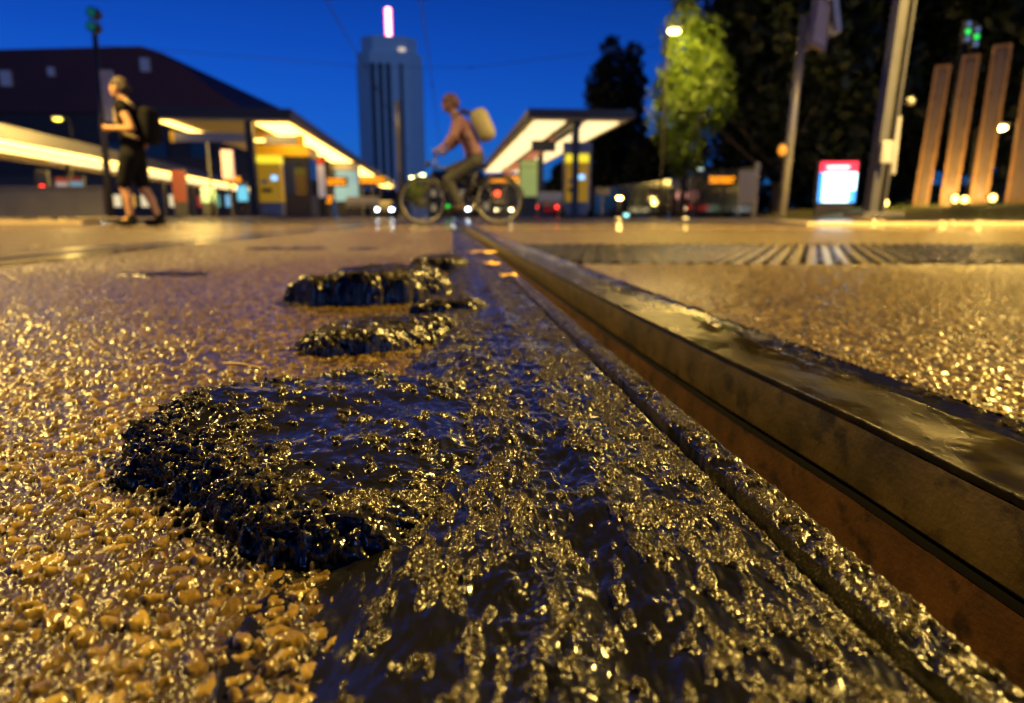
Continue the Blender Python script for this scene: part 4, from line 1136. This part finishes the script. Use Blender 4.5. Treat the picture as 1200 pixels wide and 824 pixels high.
# ------------------------------------------------------------------ small bits in front
def leaf_bits():
    M_y = mat('yellow_leaf', (.7, .42, .03), .4, var=.4, scale=300)
    for (u, v, Y0, lb, s) in ((566, 303, 17, 'small yellow fallen leaf on the tar strip, farthest of three', .045), (577, 316, 12.8, 'small yellow fallen leaf on the tar strip, middle of three', .034), (596, 325, 10.2, 'small yellow fallen leaf on the tar strip, nearest of three', .028)):
        p = P(u, v, Y0 * H); n = 12; mb = MB()
        vs = [(0, 0, .0035)]
        for k in range(n):
            a = 6.283 * k / n; rr = s * (1 if k % 3 == 0 else .72)
            vs.append((math.cos(a) * rr, math.sin(a) * rr * .7, .002 + .003 * math.sin(a * 3 + s * 90)))
        vs += [(a, b, c - .0007) for a, b, c in vs]
        m_ = n + 1
        fs = [(0, 1 + k, 1 + (k + 1) % n) for k in range(n)] + [(m_, m_ + 1 + (k + 1) % n, m_ + 1 + k) for k in range(n)] + [(1 + k, m_ + 1 + k, m_ + 1 + (k + 1) % n, 1 + (k + 1) % n) for k in range(n)]
        mb.add(vs, fs)
        t = thing('fallen_leaf', lb, 'leaf', (p.x, Y0 * H, .013), random.uniform(0, 6), 'yellow fallen leaves')
        mb.build('blade', M_y, t, True); MB().tube([(s * .9, 0, .003), (s * 1.6, .004, .002)], .0006, 6).build('stalk', M_y, t)
leaf_bits()
pa, pb = P(262, 424, 4.3 * H), P(304, 432, 4.15 * H)
o = MB().tube([(pa.x, pa.y, .005), ((pa.x + pb.x) / 2, (pa.y + pb.y) / 2, .0065), (pb.x, pb.y, .0055)], [.0011, .0014, .0009], 8).build('straw', mat('straw', (.45, .30, .09), .5), smooth=True)
tag(o, 'short yellow straw lying on the asphalt left behind the largest tar lump', 'straw')

# ------------------------------------------------------------------ people
def skin_body(name, J, E, m, parent, extra=None, voxel=.011, sub=2):
    mb = MB()
    for p, q in E:
        A, B = J[p], J[q]
        ra, rb = [(r[1], r[0], (r[0] + r[1]) / 2) if isinstance(r, tuple) else (r, r, r) for r in (A[3], B[3])]
        va, vb = Vector(A[:3]), Vector(B[:3])
        n = max(2, int((vb - va).length / (.35 * min(ra + rb))) + 1)
        for i in range(n + 1):
            k = i / n
            mb.ball(va.lerp(vb, k), [x * (1 - k) + y * k for x, y in zip(ra, rb)], 14, 9)
    if extra: mb.add(extra.v, extra.f)
    m2 = mb.mesh('t')
    ob = bpy.data.objects.new('tmp', m2); col.objects.link(ob)
    rm = ob.modifiers.new('r', 'REMESH'); rm.mode = 'VOXEL'; rm.voxel_size = voxel
    sm = ob.modifiers.new('m', 'SMOOTH'); sm.iterations = 2; sm.factor = .4
    bpy.context.view_layer.update()
    dg = bpy.context.evaluated_depsgraph_get()
    m3 = bpy.data.meshes.new_from_object(ob.evaluated_get(dg))
    bpy.data.objects.remove(ob)
    bm = bmesh.new(); bm.from_mesh(m3); bm.verts.ensure_lookup_table()
    seen, best = set(), []
    for v in bm.verts:
        if v.index in seen: continue
        st, isl = [v], []
        seen.add(v.index)
        while st:
            q = st.pop(); isl.append(q)
            for e in q.link_edges:
                o2 = e.other_vert(q)
                if o2.index not in seen: seen.add(o2.index); st.append(o2)
        if len(isl) > len(best): best = isl
    keep = set(q.index for q in best)
    bmesh.ops.delete(bm, geom=[q for q in bm.verts if q.index not in keep], context='VERTS')
    bm.to_mesh(m3); bm.free()
    m3.name = name; m3.materials.clear()
    return link(name, m3, m, parent, True)

def head_extra(hc, f=1):
    """head facing local +x * f"""
    mb = MB(); x, y, z = hc
    mb.ball((x, y, z), (.098, .078, .118), 20, 14)
    mb.ball((x + f * .035, y, z - .06), (.062, .056, .062))           # jaw
    mb.ball((x + f * .100, y, z - .012), (.020, .014, .024), 10, 8)      # nose
    mb.ball((x + f * .088, y, z - .062), (.014, .026, .010), 10, 6)      # mouth
    for s in (-1, 1):
        mb.ball((x - f * .005, y + s * .078, z - .005), (.022, .012, .032), 10, 8)   # ear
        mb.ball((x + f * .083, y + s * .032, z + .008), (.014, .014, .010), 10, 6)   # eye
    mb.ball((x + f * .080, y, z + .03), (.02, .05, .012), 10, 6)         # brow
    return mb
def hand_chain(J, E, wrist, d, side, key, spread=Vector((0, 0, 1)), curl=Vector((0, 0, -1))):
    """palm and five curled fingers from the wrist joint key"""
    w = Vector(wrist); d = Vector(d).normalized(); sp = spread.normalized()
    pm = w + d * .055; J[key + 'palm'] = (*pm, (.036, .022)); E.append((key, key + 'palm'))
    for i, (o, l) in enumerate(((-.028, .060), (-.009, .072), (.010, .068), (.027, .052))):
        a = pm + d * .03 + sp * o; b = a + d * l * .5 + curl * l * .15; c = b + d * l * .22 + curl * l * .4
        for nm, q, r in (('a', a, .011), ('b', b, .0095), ('c', c, .008)): J[f'{key}f{i}{nm}'] = (*q, r)
        E += [(key + 'palm', f'{key}f{i}a'), (f'{key}f{i}a', f'{key}f{i}b'), (f'{key}f{i}b', f'{key}f{i}c')]
    a = w + d * .03 - sp * .035; b = a + d * .035 - sp * .015 + curl * .02
    J[key + 'ta'] = (*a, .012); J[key + 'tb'] = (*b, .0095); E += [(key, key + 'ta'), (key + 'ta', key + 'tb')]

M_skin = mat('skin', (.42, .22, .11), .5, var=.08)
M_cloth = mat('black_cloth', (.007, .007, .008), .95, spec=.1, bump=.2, bscale=200)
M_hair = mat('short_hair', (.03, .016, .010), .7)
M_tan = mat('tan_strap', (.40, .30, .16), .6)

def walker():
    b = P(165, 265.0, 8.6)
    t = thing('person', 'person in black shirt and knee-length shorts walking left with a shoulder bag', 'person', (b.x, 8.6, 0), math.pi)
    # local +x = walking direction (left in the picture after the half turn), +y = towards the camera side
    J, E = {}, []
    def j(k, x, y, z, r): J[k] = (x, y, z, r)
    j('hip', 0, 0, .93, (.135, .115)); j('waist', -.01, 0, 1.08, (.125, .10)); j('chest', -.015, 0, 1.30, (.15, .115)); j('neckb', .01, 0, 1.47, (.07, .07)); j('neck', .045, 0, 1.53, .055); j('skull', .075, 0, 1.62, .06)
    E += [('hip', 'waist'), ('waist', 'chest'), ('chest', 'neckb'), ('neckb', 'neck'), ('neck', 'skull')]
    for s, k in ((1, 'L'), (-1, 'R')):
        j('hp' + k, 0, s * .09, .86, .085)
        kn = (.10, .48) if k == 'L' else (-.03, .48); an = (-.04, .12) if k == 'L' else (-.19, .10)
        if k == 'L': an = (.06, .10)
        j('kn' + k, kn[0], s * .10, kn[1], .058); j('cf' + k, (kn[0] * .65 + an[0] * .35) - .02, s * .10, kn[1] * .65 + an[1] * .35, .056)
        j('an' + k, an[0], s * .10, an[1], .036); j('he' + k, an[0] - .02, s * .10, an[1] - .06, .036); j('to' + k, an[0] + .16, s * .11, an[1] - .085 + (.02 if k == 'L' else 0), .03)
        E += [('hip', 'hp' + k), ('hp' + k, 'kn' + k), ('kn' + k, 'cf' + k), ('cf' + k, 'an' + k), ('an' + k, 'he' + k), ('an' + k, 'to' + k)]
        j('sh' + k, -.02, s * .19, 1.43, .062)
        E.append(('chest', 'sh' + k))
    j('elL', -.16, .26, 1.16, .043); j('wrL', .12, .20, 1.17, .030); j('elR', -.10, -.25, 1.15, .043); j('wrR', .02, -.24, .92, .03)
    E += [('shL', 'elL'), ('elL', 'wrL'), ('shR', 'elR'), ('elR', 'wrR')]
    hand_chain(J, E, (.12, .20, 1.17), (1, -.1, .08), 1, 'wrL', Vector((0, .2, 1)), Vector((.2, -1, 0)))
    hand_chain(J, E, (.02, -.24, .92), (.25, 0, -1), -1, 'wrR', Vector((1, 0, .2)), Vector((.3, .8, 0)))
    skin_body('body', J, E, M_skin, t, head_extra((.085, 0, 1.665)), .009)
    hd = MB().ball((.07, 0, 1.70), (.106, .086, .10), 20, 12); hd.ball((.02, 0, 1.665), (.07, .08, .085))
    hd.build('hair', M_hair, t, True)
    S, SE = {}, []
    S['w'] = (0, 0, .90, (.155, .135)); S['m'] = (-.01, 0, 1.1, (.15, .125)); S['c'] = (-.015, 0, 1.30, (.172, .137)); S['n'] = (.0, 0, 1.45, (.09, .09))
    SE += [('w', 'm'), ('m', 'c'), ('c', 'n')]
    for s, k, ex in ((1, 'L', (-.045, .205, 1.39)), (-1, 'R', (-.035, -.205, 1.39))):
        S['s' + k] = (-.02, s * .185, 1.43, .083); S['e' + k] = (*ex, .075); SE += [('c', 's' + k), ('s' + k, 'e' + k)]
    skin_body('shirt', S, SE, M_cloth, t, None, .012)
    S = {'h': (0, 0, .93, (.155, .135)), 'hl': (0, .09, .84, .115), 'hr': (0, -.09, .84, .11), 'kl': (.09, .10, .54, .09), 'kr': (-.025, -.10, .54, .088)}
    skin_body('shorts', S, [('h', 'hl'), ('h', 'hr'), ('hl', 'kl'), ('hr', 'kr')], M_cloth, t, None, .012)
    for s, ax_, az in ((1, .06, .10), (-1, -.19, .10)):
        mb = MB(); mb.ball((ax_ + .06, s * .105, az - .055), (.15, .052, .045), 18, 10); mb.ball((ax_ - .01, s * .10, az - .01), (.058, .05, .07))
        mb.build('shoe', M_cloth, t, True)
    bag = MB().box((-.24, -.02, 1.22), (.16, .30, .44), bev=.06).build('bag', M_cloth, t, True)
    MB().tube([(-.16, .13, 1.42), (-.06, .15, 1.50), (.08, .14, 1.42), (.09, .13, 1.25), (-.02, .15, 1.10), (-.17, .14, 1.06)], .018, 8).build('strap', M_tan, bag, True)
    MB().box((.235, .17, 1.235), (.012, .075, .15), bev=.004).build('phone', M_dark, t)
walker()

def cyclist():
    Y = 9.6; b = P(542, 264, Y)
    bike = thing('bicycle', 'dark city bicycle ridden between the tram stops', 'bicycle', (b.x, Y, 0), math.pi)
    fr = MB(); V = Vector
    bb, seat, hd, hd2 = V((-.05, 0, .29)), V((-.22, 0, .78)), V((.38, 0, .82)), V((.42, 0, .66))
    for a, c in ((bb, seat), (bb, hd2), (V((-.19, 0, .68)), hd)): fr.tube([a, c], .018, 10)
    for s in (-1, 1):
        fr.tube([bb, V((-.52, s * .05, .34))], .011, 8); fr.tube([V((-.19, 0, .70)), V((-.52, s * .05, .34))], .009, 8)
        fr.tube([hd2, V((.46, s * .05, .58)), V((.56, s * .05, .34))], .012, 8)
    fr.tube([hd2, hd, V((.36, 0, .95))], .018, 10)
    fr.build('frame', M_dark, bike, True)
    for x in (-.52, .56):
        w = MB().torus((x, 0, .34), .325, .019).build('wheel', M_black, bike, True)
        MB().torus((x, 0, .34), .30, .009).build('rim', M_grey, w, True)
        sp = MB()
        for k in range(18):
            a = 6.283 * k / 18; sp.tube([(x, .02 * (-1) ** k, .34), (x + math.cos(a) * .3, 0, .34 + math.sin(a) * .3)], .0015, 4)
        sp.tube([(x, -.045, .34), (x, .045, .34)], .02, 10); sp.build('spokes', M_grey, w)
    MB().tube([(.24, .28, .99), (.36, .24, 1.01), (.38, 0, .96), (.36, -.24, 1.01), (.24, -.28, .99)], .013, 8).build('handlebar', M_grey, bike, True)
    MB().ball((-.24, 0, .81), (.14, .08, .035)).build('saddle', M_black, bike, True)
    MB().torus((-.05, -.06, .29), .09, .006, n=20).build('chainring', M_grey, bike)
    for s, px, pz in ((1, .08, .18), (-1, -.18, .40)):
        c = MB().tube([(-.05, s * .07, .29), (px, s * .09, pz)], .01, 8).build('crank', M_grey, bike); MB().box((px, s * .13, pz), (.09, .08, .02)).build('pedal', M_black, c)
    MB().ball((.47, 0, .84), (.04, .05, .05)).build('headlight', M_dark, bike, True)
    for x in (-.52,): MB().tube([(x - .36 * math.cos(q), 0, .34 + .36 * math.sin(q)) for q in np.linspace(.2, 2.6, 12)], .014, 6).build('mudguard', M_dark, bike)
    # rider
    t = thing('person', 'cyclist in pink shirt and dark trousers with pale backpack riding left', 'person', (b.x, Y, 0), math.pi)
    J, E = {}, []
    def j(k, x, y, z, r): J[k] = (x, y, z, r)
    j('hip', -.20, 0, .92, (.13, .12)); j('waist', -.15, 0, 1.08, (.115, .10)); j('chest', -.03, 0, 1.30, (.14, .115)); j('neckb', .06, 0, 1.45, .066); j('neck', .10, 0, 1.51, .054); j('skull', .13, 0, 1.60, .06)
    E += [('hip', 'waist'), ('waist', 'chest'), ('chest', 'neckb'), ('neckb', 'neck'), ('neck', 'skull')]
    for s, k, kn, an in ((1, 'L', (.19, .62), (.02, .25)), (-1, 'R', (.17, .76), (-.20, .47))):
        j('hp' + k, -.18, s * .09, .87, .082); j('kn' + k, kn[0], s * .11, kn[1], .058); j('an' + k, an[0], s * .12, an[1], .038); j('to' + k, an[0] + .16, s * .12, an[1] - .045, .03)
        E += [('hip', 'hp' + k), ('hp' + k, 'kn' + k), ('kn' + k, 'an' + k), ('an' + k, 'to' + k)]
        j('sh' + k, .02, s * .18, 1.40, .06); j('el' + k, .10, s * .27, 1.17, .042); j('wr' + k, .23, s * .27, 1.05, .03)
        E += [('chest', 'sh' + k), ('sh' + k, 'el' + k), ('el' + k, 'wr' + k)]
        hand_chain(J, E, (.23, s * .27, 1.05), (.75, 0, -.35), s, 'wr' + k, Vector((0, s, 0)), Vector((-.2, 0, -1)))
    skin_body('body', J, E, mat('rider_skin', (.17, .09, .07), .5, var=.08), t, head_extra((.15, 0, 1.645)), .009)
    hd = MB().ball((.14, 0, 1.685), (.115, .092, .095), 20, 12); hd.ball((.08, 0, 1.65), (.07, .08, .085))
    hd.build('cap', mat('pinkish_cap', (.08, .035, .045), .6), t, True)
    S = {'w': (-.18, 0, .95, (.145, .13)), 'm': (-.14, 0, 1.1, (.135, .12)), 'c': (-.03, 0, 1.30, (.16, .135)), 'n': (.05, 0, 1.43, .085)}
    SE = [('w', 'm'), ('m', 'c'), ('c', 'n')]
    for s, k in ((1, 'L'), (-1, 'R')):
        S['s' + k] = (.02, s * .175, 1.39, .08); S['e' + k] = (.09, s * .255, 1.19, .068); S['f' + k] = (.17, s * .27, 1.10, .05); SE += [('c', 's' + k), ('s' + k, 'e' + k), ('e' + k, 'f' + k)]
    skin_body('shirt', S, SE, mat('pink_shirt', (.15, .07, .09), .7), t, None, .012)
    S = {'h': (-.19, 0, .93, (.145, .135))}; SE = []
    for s, k, kn, an in ((1, 'L', (.19, .62), (.03, .30)), (-1, 'R', (.17, .76), (-.18, .52))):
        S['p' + k] = (-.17, s * .09, .87, .10); S['k' + k] = (kn[0], s * .11, kn[1], .075); S['a' + k] = (an[0], s * .12, an[1], .058)
        SE += [('h', 'p' + k), ('p' + k, 'k' + k), ('k' + k, 'a' + k)]
    skin_body('trousers', S, SE, mat('dark_trousers', (.02, .02, .022), .8), t, None, .012)
    for s, ax_, az in ((1, .02, .25), (-1, -.20, .47)):
        MB().ball((ax_ + .07, s * .12, az - .03), (.14, .048, .045), 18, 10).build('shoe', M_black, t, True)
    bag = MB().box((-.30, 0, 1.36), (.26, .34, .44), M=Matrix.Rotation(R(-24), 3, 'Y') if False else Matrix.Rotation(R(24), 3, 'Y'), bev=.09).build('backpack', mat('pale_backpack', (.24, .22, .13), .6), t, True)
    for s in (-1, 1):
        MB().tube([(-.22, s * .12, 1.48), (-.02, s * .13, 1.55), (.10, s * .13, 1.42), (.05, s * .13, 1.24), (-.14, s * .13, 1.16)], .02, 8).build('strap', M_dark, bag, True)
cyclist()

# ------------------------------------------------------------------ sky, sun, camera
SUN_EL = R(9)
world = bpy.data.worlds.new('World'); scene.world = world; world.use_nodes = True
N, L = world.node_tree.nodes, world.node_tree.links
bg = N['Background']
sky = N.new('ShaderNodeTexSky'); sky.sky_type = 'NISHITA'; sky.sun_disc = False
sky.sun_elevation = SUN_EL; sky.sun_rotation = R(150); sky.ozone_density = 6.0; sky.air_density = 1.2; sky.dust_density = .3
mx = N.new('ShaderNodeMix'); mx.data_type = 'RGBA'; mx.blend_type = 'MULTIPLY'; mx.inputs['Factor'].default_value = 1
mx.inputs['B'].default_value = (.06, .29, 1.0, 1)
L.new(sky.outputs['Color'], mx.inputs['A'])
# dusk: the glow is low in front, the zenith and the sky behind are much darker
tcw = N.new('ShaderNodeTexCoord'); sx = N.new('ShaderNodeSeparateXYZ'); L.new(tcw.outputs['Generated'], sx.inputs['Vector'])
el = N.new('ShaderNodeMapRange'); el.interpolation_type = 'SMOOTHSTEP'
el.inputs['From Min'].default_value = .02; el.inputs['From Max'].default_value = .72; el.inputs['To Min'].default_value = 1; el.inputs['To Max'].default_value = .10
L.new(sx.outputs['Z'], el.inputs['Value'])
fr = N.new('ShaderNodeMapRange'); fr.interpolation_type = 'SMOOTHSTEP'
fr.inputs['From Min'].default_value = -.3; fr.inputs['From Max'].default_value = .7; fr.inputs['To Min'].default_value = .95; fr.inputs['To Max'].default_value = 1
L.new(sx.outputs['Y'], fr.inputs['Value'])
mm = N.new('ShaderNodeMath'); mm.operation = 'MULTIPLY'; L.new(el.outputs[0], mm.inputs[0]); L.new(fr.outputs[0], mm.inputs[1])
mx2 = N.new('ShaderNodeMix'); mx2.data_type = 'RGBA'; mx2.blend_type = 'MULTIPLY'; mx2.inputs['Factor'].default_value = 1
L.new(mx.outputs['Result'], mx2.inputs['A']); L.new(mm.outputs[0], mx2.inputs['B'])
L.new(mx2.outputs['Result'], bg.inputs['Color'])
SKY_S = .13
bg.inputs['Strength'].default_value = SKY_S

sun = bpy.data.lights.new('sun', 'SUN'); sun.energy = .15; sun.color = (.42, .60, 1); sun.angle = R(12)  # added faint sun stands in for twilight and brightens the tower
so = bpy.data.objects.new('sun', sun); col.objects.link(so)
sd_ = Vector((math.sin(R(150)) * math.cos(SUN_EL), math.cos(R(150)) * math.cos(SUN_EL), math.sin(SUN_EL)))
so.rotation_euler = sd_.to_track_quat('Z', 'Y').to_euler()
cam = bpy.data.cameras.new('camera'); co = bpy.data.objects.new('camera', cam); col.objects.link(co)
co.location = (0, 0, H); co.rotation_euler = (math.pi / 2 - PITCH, 0, 0)
cam.sensor_width = 36; cam.lens = FPX / W0 * 36; cam.clip_start = .01; cam.clip_end = 3000
cam.dof.use_dof = True; cam.dof.focus_distance = .29; cam.dof.aperture_fstop = 8.2; cam.dof.aperture_blades = 9
scene.camera = co
vs = scene.view_settings
vs.view_transform = 'Standard'; vs.look = 'None'; vs.gamma = 1; vs.use_curve_mapping = False; vs.exposure = 0
cy = scene.cycles
cy.use_denoising = True; cy.denoiser = 'OPENIMAGEDENOISE'; cy.denoising_prefilter = 'ACCURATE'; cy.use_adaptive_sampling = False; cy.max_bounces = 6; cy.diffuse_bounces = 2; cy.glossy_bounces = 3; cy.transmission_bounces = 3
cy.sample_clamp_indirect = 4; cy.sample_clamp_direct = 30; cy.caustics_reflective = False; cy.caustics_refractive = False
cy.use_light_tree = True
